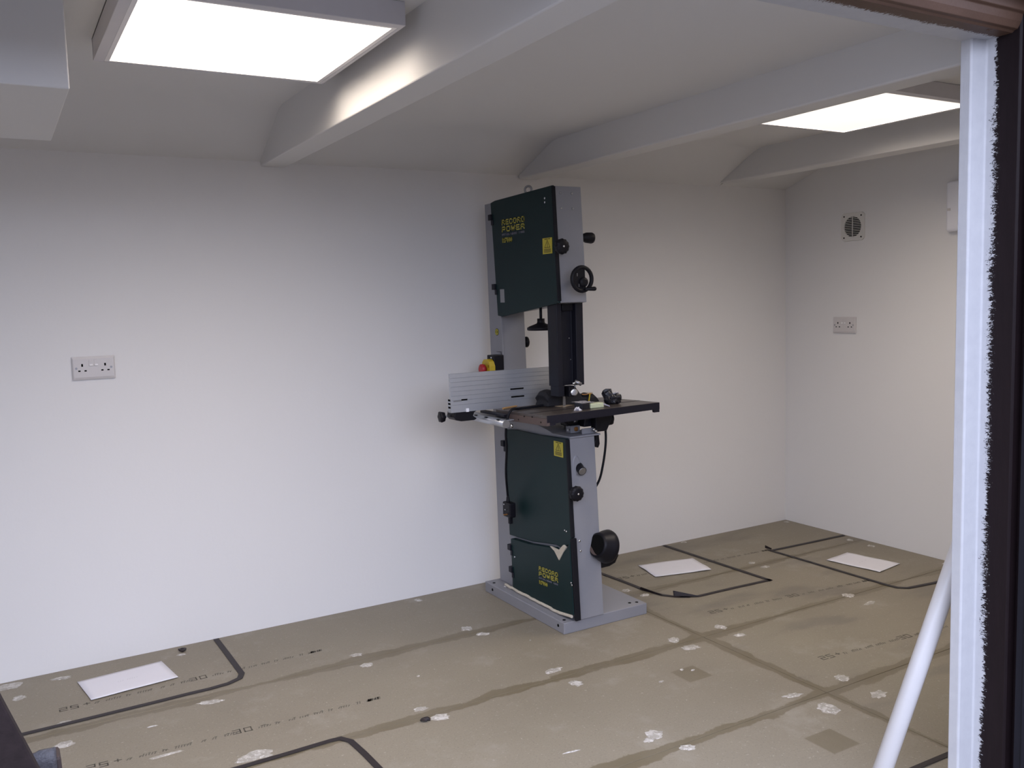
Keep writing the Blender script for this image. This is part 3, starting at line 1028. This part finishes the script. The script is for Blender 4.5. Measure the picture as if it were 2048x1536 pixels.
# upper blade guides
gd = dbuild(MB().box(2.008, 2.040, 2.990, 3.028, .940, .984), 'upper_guide_block', M['black'], bevel=.003)
MB().lathe((2.033, 2.992, .958), (-.25, -1, .1), [(0, .0155), (.004, .0160), (.006, .0150), (.0065, .010), (.0065, .004)], 28).build('guide_bearing', M['steel'], gd)
MB().cyl((2.036, 2.988, .976), (2.036, 2.988, .990), .0035).build('guide_shaft', M['steel2'], gd)
MB().cyl((2.020, 2.983, .996), (2.032, 2.980, .996), .0050).build('guide_screw', M['steel'], gd)
MB().cyl((2.034, 2.985, 1.004), (2.058, 2.975, .990), .0078, .0070).build('guide_pin', M['steel2'], gd)
# blade
dbuild(MB().box(2.016, 2.029, 3.049, 3.0500, .80, .99), 'blade', M['steel2'])


# table
def tz(x, y):
    return .900 + .012 * (x - 1.79) - .026 * (y - 2.82)


def onT(x0, x1, y0, y1, z0, z1):
    return MB().box(x0, x1, y0, y1, z0, z1).lean(lambda x, y, z: (x, y, z + tz(x, y)))


tb = onT(1.790, 2.338, 2.822, 3.215, -.012, 0)
tbo = dbuild(tb, 'table', M['iron'], bevel=.0012)
# skirt: brown near-operator side, dark edges
onT(1.7895, 1.804, 2.822, 3.215, -.040, -.0118).build('table_edge', M['ironside'], tbo)
sk = MB().prism([(1.804, -.0118), (1.804, -.040), (1.829, -.040), (1.832, -.033), (2.310, -.028), (2.313, -.040), (2.338, -.040), (2.338, -.0118)], 1, 2.8225, 2.836)
sk.lean(lambda x, y, z: (x, y, z + tz(x, y))).build('table_edge', M['ironedge'], tbo)
onT(1.792, 2.338, 2.8215, 2.8225, -.038 + .010, -.001).build('table_edge', M['ironedge'], tbo)
onT(2.326, 2.338, 2.836, 3.215, -.030, -.0118).build('table_edge', M['ironedge'], tbo)
onT(1.804, 2.326, 3.203, 3.215, -.030, -.0118).build('table_edge', M['ironedge'], tbo)
onT(1.85, 1.862, 2.836, 3.203, -.030, -.0118).build('table_rib', M['ironedge'], tbo)
onT(2.22, 2.232, 2.836, 3.203, -.030, -.0118).build('table_rib', M['ironedge'], tbo)
for yy, zz in ((2.862, -.028), (2.985, -.014), (3.03, -.030), (2.925, -.012)):
    q = Vector((1.7895, yy, tz(1.79, yy) + zz))
    MB().cyl(q, q + Vector((-.0008, 0, 0)), .0032, n=10).build('screw_hole', M['hole'], tbo)
ins = MB().lathe((2.030, 3.060, tz(2.03, 3.06)), (0, 0, 1), [(0, .040), (.0006, .040)], 40, smooth=False)
ins.build('table_insert', M['insert'], tbo)
onT(1.80, 2.028, 3.0585, 3.0605, 0, .0004).build('blade_slot', M['hole'], tbo)
onT(1.795, 2.336, 2.945, 2.958, .0001, .0006).build('mitre_slot', M['ironedge'], tbo)

# fence rail, clamp and knob
rl = MB().lathe((1.748, 3.058, .847), (0, 1, .008), [(0, .0155), (.37, .0155)], 16)
rlo = dbuild(rl, 'fence_rail', M['alu'])
MB().cyl((1.748, 3.0555, .847), (1.748, 3.0585, .847), .0162, n=24).build('rail_end_cap', M['steel2'], rlo)
MB().box(1.736, 1.790, 3.065, 3.40, .8585, .8620).build('rail_flange', M['alu'], rlo, bevel=.0006)
for yy in (3.09, 3.19, 3.28):
    MB().box(1.7325, 1.742, yy, yy + .020, .8600, .8630).build('rail_slot', M['hole'], rlo)
MB().cyl((1.775, 3.062, .830), (1.775, 3.062, .844), .006).build('rail_bolt', M['steel'], rlo)
# dark fence bar that runs beside the table
dbuild(MB().box(1.762, 1.789, 3.10, 3.30, .869, .879), 'rail_bracket', M['guard'], bevel=.001)
cp = [(1.606, .868), (1.612, .892), (1.625, .898), (1.70, .898), (1.716, .890), (1.700, .882), (1.694, .868), (1.712, .856), (1.700, .850), (1.640, .850), (1.616, .856)]
clp = dbuild(MB().prism(cp, 1, 3.235, 3.305), 'fence_clamp', M['black'], bevel=.003)
MB().cyl((1.606, 3.27, .872), (1.570, 3.27, .872), .0042).build('clamp_rod', M['steel2'], clp)
MB().lathe((1.580, 3.27, .872), (-1, 0, -.02), [(0, .010), (.003, .019), (.018, .0225), (.022, .021), (.025, .012)], 30, lobes=6, amp=.09).build('clamp_knob', M['black'], clp)
# fence: tall grooved aluminium extrusion facing the room
FX0, FX1, FY = 1.592, 2.078, 3.232
outl = [(FY + .028, .889), (FY, .889)]
gz = [.9200, .9385, .9570, .9755, .9940, 1.0130, 1.0300]
for z in gz:
    outl += [(FY, z - .0008), (FY + .0022, z - .0003), (FY + .0022, z + .0007), (FY, z + .0012)]
outl += [(FY, 1.048), (FY + .012, 1.048), (FY + .012, .940), (FY + .028, .940)]
fn = dbuild(MB().prism(outl, 0, FX0, FX1), 'fence', M['alu'])
for a, b_, z in ((1.873, 1.938, .963), (1.876, 1.940, .930), (1.640, 1.668, .9365)):
    MB().box(a, b_, FY - .0006, FY + .001, z - .001, z + .0055).build('fence_slot', M['hole'], fn)
MB().box(1.604, 1.642, FY - .0006, FY + .001, .9330, .9380).build('fence_slot', M['steel2'], fn)
for z in (.910, .925, .9395):
    MB().box(FX0 - .0008, FX0 + .001, FY + .004, FY + .024, z - .004, z + .004).build('end_slot', M['hole'], fn)
MB().box(1.660, 1.672, FY - .004, FY + .002, .888, .902).build('fence_foot', M['unit'], fn)

# stop switch on the column
sw = dbuild(MB().box(1.912, 1.9625, 3.435, 3.500, 1.005, 1.098), 'switch_box', M['black'], bevel=.003)
MB().box(1.9105, 1.9125, 3.458, 3.464, 1.084, 1.090).build('switch_light', M['rocker'], sw)
yb = MB().prism([(3.425, 1.00), (3.425, 1.052), (3.437, 1.072), (3.455, 1.082), (3.485, 1.080), (3.500, 1.066), (3.508, 1.040), (3.508, 1.00)], 0, 1.885, 1.9125)
yb.build('stop_housing', M['yellow'], sw, bevel=.003)
MB().lathe((1.886, 3.468, 1.038), (-1, 0, 0), [(0, .012), (.006, .012), (.008, .022), (.016, .0235), (.024, .0225), (.028, .014)], 28).build('stop_button', M['red'], sw)
MB().box(1.884, 1.8855, 3.438, 3.441, 1.045, 1.057).build('start_mark', M['hole'], sw)
MB().box(1.8838, 1.8855, 3.434, 3.443, 1.022, 1.028).build('start_mark', M['hole'], sw)
# knob of the guide post lock behind the column
dbuild(MB().lathe((2.086, 3.485, 1.147), (1, 0, 0), [(0, .008), (.014, .008), (.016, .024), (.028, .025), (.032, .018)], 24), 'lock_knob', M['black'])

# trunnion and lower guides under the table
tr = dbuild(MB().prism([(2.060, .815), (2.070, .870), (2.200, .878), (2.240, .872), (2.215, .850), (2.180, .815)], 1, 2.965, 3.08), 'trunnion', M['guard'], bevel=.003)
MB().prism([(2.095, .795), (2.095, .868), (2.185, .870), (2.170, .830), (2.150, .795)], 1, 2.93, 2.966).build('trunnion_arm', M['black'], tr, bevel=.003)
lg = dbuild(MB().box(2.008, 2.055, 2.985, 3.02, .792, .822), 'lower_guide_block', M['grey'], bevel=.002)
MB().box(2.055, 2.066, 2.985, 3.02, .788, .798).build('guide_foot', M['grey'], lg, bevel=.001)
MB().lathe((2.034, 2.985, .808), (0, -1, 0), [(0, .0095), (.003, .0095), (.004, .006), (.0035, .003)], 20).build('guide_bush', M['orange'], lg)
MB().cyl((2.008, 2.995, .806), (1.997, 2.99, .806), .0045).build('guide_screw', M['steel2'], lg)
gl = dbuild(MB().box(2.000, 2.062, 3.00, 3.05, .820, .862), 'lower_guard', M['black'], bevel=.005)
MB().cyl((2.030, 2.996, .838), (2.048, 2.996, .838), .0045).build('guide_screw', M['steel2'], gl)
dbuild(MB().tube([(1.955, 3.00, .862), (1.975, 3.00, .847), (1.995, 3.00, .836), (2.004, 3.0, .822)], .0028, 8), 'guard_wire', M['black'])
dbuild(MB().tube([(1.999, 3.00, .862), (2.000, 3.00, .845), (2.004, 3.0, .830)], .003, 8), 'guard_wire', M['black'])
kn = dbuild(MB().lathe((2.185, 2.985, .838), (1, -.25, 0), [(0, .010), (.004, .022), (.008, .029), (.020, .030), (.027, .027), (.031, .014)], 30, lobes=7, amp=.05), 'tilt_knob', M['black'])
MB().cyl((2.11, 3.0, .838), (2.187, 2.984, .838), .007).build('tilt_shaft', M['guard'], kn)
for q in ((2.082, 2.93, .808), (2.092, 2.93, .800)):
    dbuild(MB().lathe(q, (0, -1, 0), [(0, .006), (.006, .006), (.007, .004)], 6), 'trunnion_bolt', M['steel'])
dbuild(MB().prism([(2.110, .728), (2.104, .745), (2.110, .758), (2.112, .783), (2.128, .783), (2.132, .740), (2.124, .724)], 1, 2.955, 2.985), 'cable_clip', M['black'], bevel=.003)

# cleaning port with cap in lower housing
dbuild(MB().lathe((2.004, 2.931, .662), (-.08, -.92, -.34), [(0, .021), (.010, .019), (.028, .0165), (.034, .0185), (.036, .0185)], 28), 'brush_knob', M['black'])
pa = Vector((2.004, 2.931, .662)) + Vector((-.08, -.92, -.34)).normalized() * .036
dbuild(MB().lathe(pa, (-.08, -.92, -.34), [(0, .0165), (.0015, .0155), (.0015, .012), (.0005, .010)], 28), 'brush_knob_face', M['steel2'])
v_, f_ = [], []
n_ = 28
for i in range(n_):
    a = 2 * PI * i / n_
    v_.append((1.987 + .017 * math.cos(a), 2.9185 if False else 0, .675 + .040 * math.sin(a)))
b = MB()
for rr, dy in ((1.0, .0), (.82, -.0035)):
    for i in range(n_):
        a = 2 * PI * i / n_
        x_, z_ = 1.990 + .019 * rr * math.cos(a), .672 + .042 * rr * math.sin(a)
        y_ = lean(x_, 2.884, z_)[1]
        v_.append((x_, y_ + .0006 + dy, z_))
v_ = v_[n_:]
b.add(v_, [(i, (i + 1) % n_, n_ + (i + 1) % n_, n_ + i) for i in range(n_)] + [tuple(range(n_, 2 * n_))], False)
b.build('port_plate', M['grey'], saw)

# dust outlet at the lower right corner
DA = Vector((1, .10, -.30)).normalized()
DC = Vector((2.045, 2.872, .347))
dpo = dbuild(MB().lathe(DC, DA, [(0, .0440), (.003, .0500), (.012, .0515), (.040, .0640), (.056, .0690), (.064, .0665), (.067, .055)], 44), 'dust_outlet', M['black'])
MB().lathe(DC - DA * .001, DA, [(0, .0415), (.0008, .0415)], 36, smooth=False).build('outlet_mouth', M['hole'], dpo)
u_, w_ = Vector((0, 1, 0)), None
u_ = (u_ - DA * u_.dot(DA)).normalized()
w_ = DA.cross(u_)
v_ = []
for i in range(15):
    a = math.radians(-5 + i * 8.5)
    for rr in (.0405, .0405 - .015 * math.sin(PI * i / 14)):
        v_.append(DC - DA * .0016 + u_ * (math.cos(a) * rr) - (w_ if w_.z > 0 else -w_) * (math.sin(a) * rr))
MB().add(v_, [(2 * i, 2 * i + 2, 2 * i + 3, 2 * i + 1) for i in range(14)]).build('outlet_lit_crescent', M['ironside'], dpo)  # flat paler crescent stands in for the lit wall inside the mouth
ob = dbuild(MB().prism([(2.086, .235), (2.086, .30), (2.170, .31), (2.178, .275), (2.160, .246), (2.13, .236)], 1, 2.90, 2.955), 'outlet_bracket', M['black'], bevel=.006)
for k in range(4):
    MB().box(2.090, 2.112, 2.8985, 2.901, .258 + k * .012, .264 + k * .012).build('outlet_vent', M['guard'], ob)
MB().lathe((2.125, 2.90, .270), (0, -1, 0), [(0, .005), (.002, .004), (.003, .002)], 12).build('outlet_screw', M['steel2'], ob)

# supply cable across the table to the hanging plug, and motor cable behind
tz_ = lambda x, y, d=.0055: (x, y, tz(x, y) + d)
cab = MB().tube([tz_(2.16, 3.17, .03), tz_(2.10, 3.165), tz_(1.995, 3.125), tz_(1.90, 3.105), tz_(1.835, 3.10), (1.785, 3.075, .900), (1.765, 3.075, .868), (1.775, 3.11, .80), (1.800, 3.15, .735),
                 (1.85, 3.25, .61), (1.900, 3.33, .50), (1.905, 3.335, .480)], .0052, 10)
cbo = dbuild(cab, 'supply_cable', M['rubber'])
pg = MB().box(1.893, 1.925, 3.302, 3.366, .392, .458)
pgo = dbuild(pg, 'plug', M['black'], bevel=.006, seg=3)
MB().lathe((1.905, 3.336, .455), (0, 0, 1), [(0, .010), (.012, .008), (.026, .0062)], 14).build('plug_grip', M['rubber'], pgo)
MB().box(1.900, 1.918, 3.318, 3.334, .362, .396).build('plug_tail', M['black'], pgo, bevel=.004)
MB().box(1.876, 1.894, 3.322, 3.330, .405, .409).build('brass_pin', M['orange'], pgo)
MB().box(1.880, 1.894, 3.318, 3.324, .428, .432).build('steel_pin', M['steel'], pgo)
MB().cyl((1.891, 3.350, .447), (1.893, 3.350, .447), .003).build('plug_screw', M['steel'], pgo)
dbuild(MB().tube([(2.20, 3.02, .83), (2.205, 3.015, .78), (2.200, 3.01, .72), (2.185, 3.01, .64), (2.165, 3.015, .57), (2.13, 3.03, .52), (2.09, 3.05, .50)], .0052, 10), 'motor_cable', M['rubber'])
dbuild(MB().tube([(2.170, 3.00, .845), (2.176, 2.998, .82), (2.19, 3.00, .80)], .004, 8), 'motor_cable', M['rubber'])


# =================================================================== THINGS ON THE SAW TABLE
def crumple(b, amp, sc, seed, keepz=None):
    b2 = []
    for p in b.v:
        q = Vector(p)
        d = noise.noise_vector(q * sc + Vector((seed, seed * 1.7, 0))) * amp
        q = q + d
        if keepz is not None:
            q.z = max(q.z, keepz)
        b2.append(tuple(q))
    b.v = b2
    return b


def blob(b, c, rx, ry, rz, sub=3):
    bm = bmesh.new()
    bmesh.ops.create_icosphere(bm, subdivisions=sub, radius=1.0)
    vs_ = [(c[0] + v.co.x * rx, c[1] + v.co.y * ry, c[2] + v.co.z * rz) for v in bm.verts]
    fs = [tuple(v.index for v in f.verts) for f in bm.faces]
    bm.free()
    return b.add(vs_, fs, False)


T0 = lambda x, y: tz(x, y)
# black tool pouch with yellow strap, behind the blade
px = [(1.958, .900), (1.966, .925), (1.958, .945), (1.968, .962), (1.990, .968), (2.03, .960), (2.060, .955), (2.075, .968), (2.090, .972), (2.116, .972), (2.126, .962), (2.136, .938), (2.160, .935), (2.190, .937), (2.205, .938), (2.214, .925), (2.226, .900)]
zb = T0(2.1, 3.12)
pp = MB()
cols, rows = len(px), 5
v_, f_ = [], []
for j_ in range(rows):
    t_ = j_ / (rows - 1)
    y_ = 3.080 + .095 * t_
    sh = 1 - .35 * abs(2 * t_ - 1) ** 3
    for x_, z_ in px:
        v_.append((x_, y_, zb + max(0.0005, (z_ - .900) * sh)))
for j_ in range(rows - 1):
    for i in range(cols - 1):
        a = j_ * cols + i
        f_.append((a, a + 1, a + 1 + cols, a + cols))
n0 = len(v_)
f_.append(tuple(range(cols)))
f_.append(tuple(reversed(range((rows - 1) * cols, rows * cols))))
f_.append(tuple([j_ * cols for j_ in range(rows)] + [j_ * cols + cols - 1 for j_ in reversed(range(rows))]))
pp.add(v_, f_, False)
pt = thing('tool_pouch', (2.09, 3.13, zb), 'black cloth tool pouch with a yellow strap behind the blade guard on the table', 'pouch')
pp.build('pouch_body', M['pouch'], pt, bevel=.003)
MB().tube([(2.134, 3.082, zb + .039), (2.150, 3.078, zb + .037), (2.172, 3.076, zb + .040), (2.180, 3.075, zb + .038)], .0022, 6).build('piping', M['orange'], pt)
MB().tube([(2.172, 3.077, zb + .040), (2.166, 3.072, zb + .028), (2.160, 3.068, zb + .012), (2.158, 3.066, zb + .002)], .0030, 6).build('strap', M['yellow'], pt)
MB().box(2.160, 2.188, 3.078, 3.092, zb + .040, zb + .044).build('buckle', M['foam'], pt, bevel=.001)
MB().lathe((2.150, 3.088, zb + .037), (0, 0, 1), [(0, .011), (.006, .010), (.008, .006)], 16).build('press_stud', M['stub'], pt)

# crumpled black plastic
b = MB()
zc_ = T0(2.19, 2.93)
blob(b, (2.178, 2.935, zc_ + .021), .029, .026, .023)
blob(b, (2.165, 2.943, zc_ + .043), .020, .020, .023)
blob(b, (2.200, 2.93, zc_ + .022), .021, .021, .024)
crumple(b, .009, 70, 3.1, zc_ + .0003)
cb_ = thing('crumpled_bag', (2.19, 2.93, zc_), 'crumpled black plastic bag at the right end of the saw table', 'bag')
b.build('bag_body', M['bagblack'], cb_)
MB().tube([(2.182, 2.93, zc_ + .042), (2.192, 2.925, zc_ + .046), (2.203, 2.925, zc_ + .048), (2.205, 2.925, zc_ + .040), (2.194, 2.928, zc_ + .036)], .0035, 6).build('bag_handle', M['film'], cb_)

# pale green bar, black carton with clear film, card, scrap
z_ = T0(2.05, 2.89)
b = MB().box(2.030, 2.095, 2.872, 2.905, z_ + .0003, z_ + .0205)
b.build('wax_bar', M['soap'], bevel=.0035, label='pale green wax block near the front edge of the saw table', cat='block')
ct = thing('small_carton', (2.01, 2.90, T0(2.01, 2.9)), 'small black carton topped with clear film beside the pale green block', 'carton')
z_ = T0(2.01, 2.90)
MB().box(1.988, 2.026, 2.872, 2.925, z_ + .0003, z_ + .0245).build('carton_body', M['bagblack'], ct, bevel=.002)
b = MB()
n_ = 10
v_ = [(1.990 + .065 * i / n_, 2.876 + .075 * k / n_, z_ + .0255 + .003 * noise.noise(Vector((i * .9, k * .9, 2)))) for k in range(n_ + 1) for i in range(n_ + 1)]
f_ = [(k * (n_ + 1) + i, k * (n_ + 1) + i + 1, (k + 1) * (n_ + 1) + i + 1, (k + 1) * (n_ + 1) + i) for k in range(n_) for i in range(n_)]
o = b.add(v_, f_).build('clear_film', M['film'], ct)
sm = o.modifiers.new('thick', 'SOLIDIFY')
sm.thickness = .0004
z_ = T0(2.12, 2.90)
b = MB().hexa([(2.094, 2.895, z_ + .014), (2.123, 2.870, z_ + .0005), (2.136, 2.890, z_ + .0010), (2.108, 2.915, z_ + .0150)],
              [(2.094, 2.895, z_ + .0146), (2.123, 2.870, z_ + .0012), (2.136, 2.890, z_ + .0017), (2.108, 2.915, z_ + .0156)])
b.build('folded_card', M['card'], label='small lilac and white folded card leaning between the wax block and black bag', cat='card')
b = MB()
z_ = T0(1.965, 2.87)
blob(b, (1.965, 2.868, z_ + .005), .008, .007, .005, 2)
crumple(b, .016, 190, 9.0, z_ + .0002)
b.build('paper_scrap', M['paper'], label='tiny crumpled white paper scrap in front of the black carton', cat='paper')
# pencil in front of the fence
MB().cyl((1.705, 3.148, .9), (1.705, 3.148, .9), .001) if False else None
p0, p1 = Vector((1.800, 3.172, T0(1.80, 3.172) + .0045)), Vector((1.890, 3.205, T0(1.89, 3.205) + .0045))
MB().lathe(p0, p1 - p0, [(0, .0042), ((p1 - p0).length - .012, .0042), ((p1 - p0).length, .001)], 6, smooth=False).build('pencil', M['pencil'], label='short orange wooden pencil lying at the foot of the aluminium fence', cat='pencil')


# =================================================================== FLOOR TAPE AND PAPERS
def ribbon(pts, w):
    """flat strip along points (x, y[, z lift]) with mitred corners"""
    P = [Vector((p[0], p[1])) for p in pts]
    zl = [p[2] if len(p) > 2 else 0.0 for p in pts]
    b = MB()
    L, Rr = [], []
    for i in range(len(P)):
        d0 = (P[i] - P[i - 1]).normalized() if i else (P[1] - P[0]).normalized()
        d1 = (P[i + 1] - P[i]).normalized() if i < len(P) - 1 else d0
        n0, n1 = Vector((-d0.y, d0.x)), Vector((-d1.y, d1.x))
        n = (n0 + n1).normalized()
        k = w / 2 / max(n.dot(n1), .45)
        L.append(P[i] + n * k)
        Rr.append(P[i] - n * k)
    v_ = []
    for i in range(len(P)):
        for q, e in ((L[i], 1), (Rr[i], 0)):
            zz = .0032 + (zl[i] if e else 0)
            v_ += [(q.x, q.y, zz), (q.x, q.y, zz - .0006)]
    f_ = []
    for i in range(len(P) - 1):
        a, c = 4 * i, 4 * (i + 1)
        f_ += [(a, a + 2, c + 2, c), (a + 1, c + 1, c + 3, a + 3), (a, c, c + 1, a + 1), (a + 2, a + 3, c + 3, c + 2)]
    f_ += [(0, 1, 3, 2), (4 * len(P) - 4, 4 * len(P) - 2, 4 * len(P) - 1, 4 * len(P) - 3)]
    return b.add(v_, f_)


G = 'strips of black floor marking tape'
MB_ = ribbon([(-0.62, 3.160), (-0.30, 3.162), (0.0, 3.165), (0.222, 3.168), (0.40, 3.172), (.50, 3.176), (0.579, 3.176), (0.645, 3.184), (0.690, 3.208), (0.706, 3.245), (0.704, 3.45), (0.701, 3.655)], .021)
MB_.build('floor_tape', M['tape'], label='black tape outlining a corner at the far left, running to the back wall', cat='tape', group=G)
ribbon([(0.20, 2.562), (0.40, 2.565), (0.656, 2.568), (0.813, 2.573), (0.845, 2.570), (0.866, 2.535), (0.874, 2.44), (0.880, 2.30), (0.885, 1.95)], .020).build(
    'floor_tape', M['tape'], label='black tape with a bent corner at the bottom edge, nearest the camera left of centre', cat='tape', group=G)
tc_ = thing('floor_tape', (2.75, 3.1, 0), 'dark brown tape outline behind the bandsaw base around one paper sheet', 'tape', G)
ribbon([(2.476, 3.56), (2.481, 3.456), (2.492, 3.296), (2.497, 3.134), (2.515, 3.04), (2.550, 2.985), (2.60, 2.945)], .020).build('tape_strip', M['tape'], tc_)
ribbon([(2.565, 2.972), (2.64, 2.932), (2.838, 2.926), (3.07, 2.913)], .020).build('tape_strip', M['tape'], tc_)
ribbon([(3.058, 2.902), (3.052, 3.20), (3.045, 3.655)], .022).build('tape_strip', M['tape'], tc_)
MB().hexa([(2.548, 2.995, .0035), (2.552, 2.990, .0035), (2.634, 2.925, .0035), (2.632, 2.932, .0035)],
          [(2.548, 2.999, .026), (2.552, 2.996, .026), (2.634, 2.927, .006), (2.632, 2.934, .006)]).build('tape_fold', M['tape'], tc_)
MB().hexa([(2.488, 3.16, .0035), (2.491, 3.16, .0035), (2.515, 3.03, .0035), (2.512, 3.03, .0035)],
          [(2.486, 3.15, .014), (2.489, 3.15, .014), (2.513, 3.04, .006), (2.510, 3.04, .006)]).build('tape_fold', M['tape'], tc_)
td = thing('floor_tape', (3.6, 2.85, 0), 'dark tape outline around the paper sheet nearest the right-hand wall', 'tape', G)
ribbon([(3.965, 3.232), (3.70, 3.240), (3.440, 3.250)], .020).build('tape_strip', M['tape'], td)
ribbon([(3.425, 3.262), (3.430, 3.0), (3.430, 2.76), (3.432, 2.56), (3.440, 2.51), (3.470, 2.480), (3.649, 2.456), (3.95, 2.44)], .020).build('tape_strip', M['tape'], td)
MB().hexa([(3.437, 3.262, .0035), (3.441, 3.262, .0035), (3.437, 3.300, .0035), (3.433, 3.300, .0035)],
          [(3.437, 3.262, .010), (3.441, 3.262, .010), (3.437, 3.300, .018), (3.433, 3.300, .018)]).build('tape_fold', M['tape'], td)
ribbon([(2.02, 1.505), (2.161, 1.503), (2.40, 1.497), (2.7, 1.49)], .018).build(
    'floor_tape', M['tape'], label='straight black tape end just inside the doorway behind the white pole', cat='tape', group=G)


def sheet(corners, label, wr, seed):
    cx = sum(c[0] for c in corners) / 4
    cy = sum(c[1] for c in corners) / 4
    t = thing('paper_sheet', (cx, cy, 0), label, 'paper', 'sheets of white paper on the floor')
    n = 12
    a, b_, c, d = [Vector((*p, 0)) for p in corners]
    v_ = []
    for j_ in range(n + 1):
        for i in range(n + 1):
            u, w = i / n, j_ / n
            p = (a * (1 - u) + b_ * u) * (1 - w) + (d * (1 - u) + c * u) * w
            edge = max(abs(2 * u - 1), abs(2 * w - 1))
            z = .0042 + wr * max(0, noise.noise(Vector((u * 2.2, w * 2.2, seed)))) * edge
            v_.append((p.x, p.y, z))
    f_ = [(k * (n + 1) + i, k * (n + 1) + i + 1, (k + 1) * (n + 1) + i + 1, (k + 1) * (n + 1) + i) for k in range(n) for i in range(n)]
    o = MB().add(v_, f_, True).build('sheet', M['paper'], t)
    md = o.modifiers.new('thick', 'SOLIDIFY')
    md.thickness = .0004
    md.offset = -1
    # faint pencil note in the middle, too faint to read
    U = (b_ - a).normalized()
    V = (d - a).normalized()
    s = MB()
    r = random.Random(seed * 10)
    x = -.035
    base = (a + b_ + c + d) / 4 + Vector((0, 0, .0047 + wr * .3))
    for _ in range(9):
        if r.random() < .75:
            stroke(s, (x, -.003), (x + .004, .004), .0012, base, U, V, Vector((0, 0, 1)), .0002)
        x += .008
    s.build('pencil_note', M['ink'], t)


sheet([(0.209, 3.312), (0.501, 3.342), (0.473, 3.536), (0.180, 3.508)], 'white paper sheet on the floor at the far left inside the black tape corner', .0015, 1.3)
sheet([(2.656, 3.252), (2.948, 3.182), (3.000, 3.378), (2.704, 3.446)], 'white paper sheet on the floor just right of the bandsaw', .006, 2.3)
sheet([(3.561, 2.697), (3.755, 2.728), (3.706, 3.000), (3.516, 2.972)], 'white paper sheet on the floor nearest the right-hand wall', .005, 3.3)

# little black bits on the floor
b = MB()
blob(b, (1.118, 2.532, .006), .018, .010, .006, 2)
crumple(b, .006, 90, 1.0, .0005)
b.build('tape_scrap', M['tape'], label='tiny black tape scrap beside a filler patch in the middle foreground', cat='scrap')
b = MB()
blob(b, (.560, 3.605, .006), .014, .016, .006, 2)
crumple(b, .008, 80, 4.0, .0005)
b.build('tape_scrap', M['tape'], label='tiny curled black tape scrap against the back wall at the left', cat='scrap')

# =================================================================== FOREGROUND
# white pole leaning inside the right jamb
P0 = Vector((1.939, 1.476, 0.010))
P1 = Vector((2.356, 1.390, 1.000))
pole = thing('leaning_pole', (P0.x, P0.y, 0), 'thick white round pole leaning inside the doorway against the right jamb', 'pole')


def place_pole():
    d = (P1 - P0)
    MB().lathe(P0, d, [(0, .0225), (.002, .0242), (d.length - .002, .0242), (d.length, .0225)], 32).build('pole_shaft', M['pole'], pole)


place_pole()

# brown timber leaning at the left side of the doorway and wet-topped stub beside it

tp = thing('timber_plank', (0.15, 1.76, 0), 'dark speckled brown timber plank leaning at the bottom left corner of the doorway', 'timber')
b = MB()
lo, hi = Vector((.196, 1.75, 0)), Vector((-.405, 1.372, 1.94))
wv_, tv_ = Vector((-.105, 0, 0)), Vector((0, .030, 0))
b.hexa([lo + wv_, lo, lo + tv_, lo + wv_ + tv_], [hi + wv_, hi, hi + tv_, hi + wv_ + tv_])
b.build('board', M['plank'], tp, bevel=.003)
st = thing('post_stub', (0.0, 1.82, 0), 'short dark timber post with a wet grey speckled face, behind the leaning plank', 'timber')
MB().hexa([(-.06, 1.800, 0), (.075, 1.800, 0), (.075, 1.850, 0), (-.06, 1.850, 0)],
          [(-.06, 1.800, .518), (.056, 1.800, .520), (.056, 1.850, .520), (-.06, 1.850, .518)]).build('post', M['stub'], st, bevel=.006)
b = MB()
n_ = 12
v_ = []
for k in range(n_ + 1):
    for i in range(n_ + 1):
        u, w = i / n_, k / n_
        x = -.058 + .106 * u
        z = .20 + .342 * w
        v_.append((x, 1.796 - .007 * noise.noise(Vector((u * 6, w * 14, 1))) - .002, z + .006 * noise.noise(Vector((u * 7, 0, w * 3)))))
f_ = [(k * (n_ + 1) + i, k * (n_ + 1) + i + 1, (k + 1) * (n_ + 1) + i + 1, (k + 1) * (n_ + 1) + i) for k in range(n_) for i in range(n_)]
o = b.add(v_, f_, True).build('wet_coating', M['glitter'], st)
md = o.modifiers.new('thick', 'SOLIDIFY')
md.thickness = .006
md.offset = 0
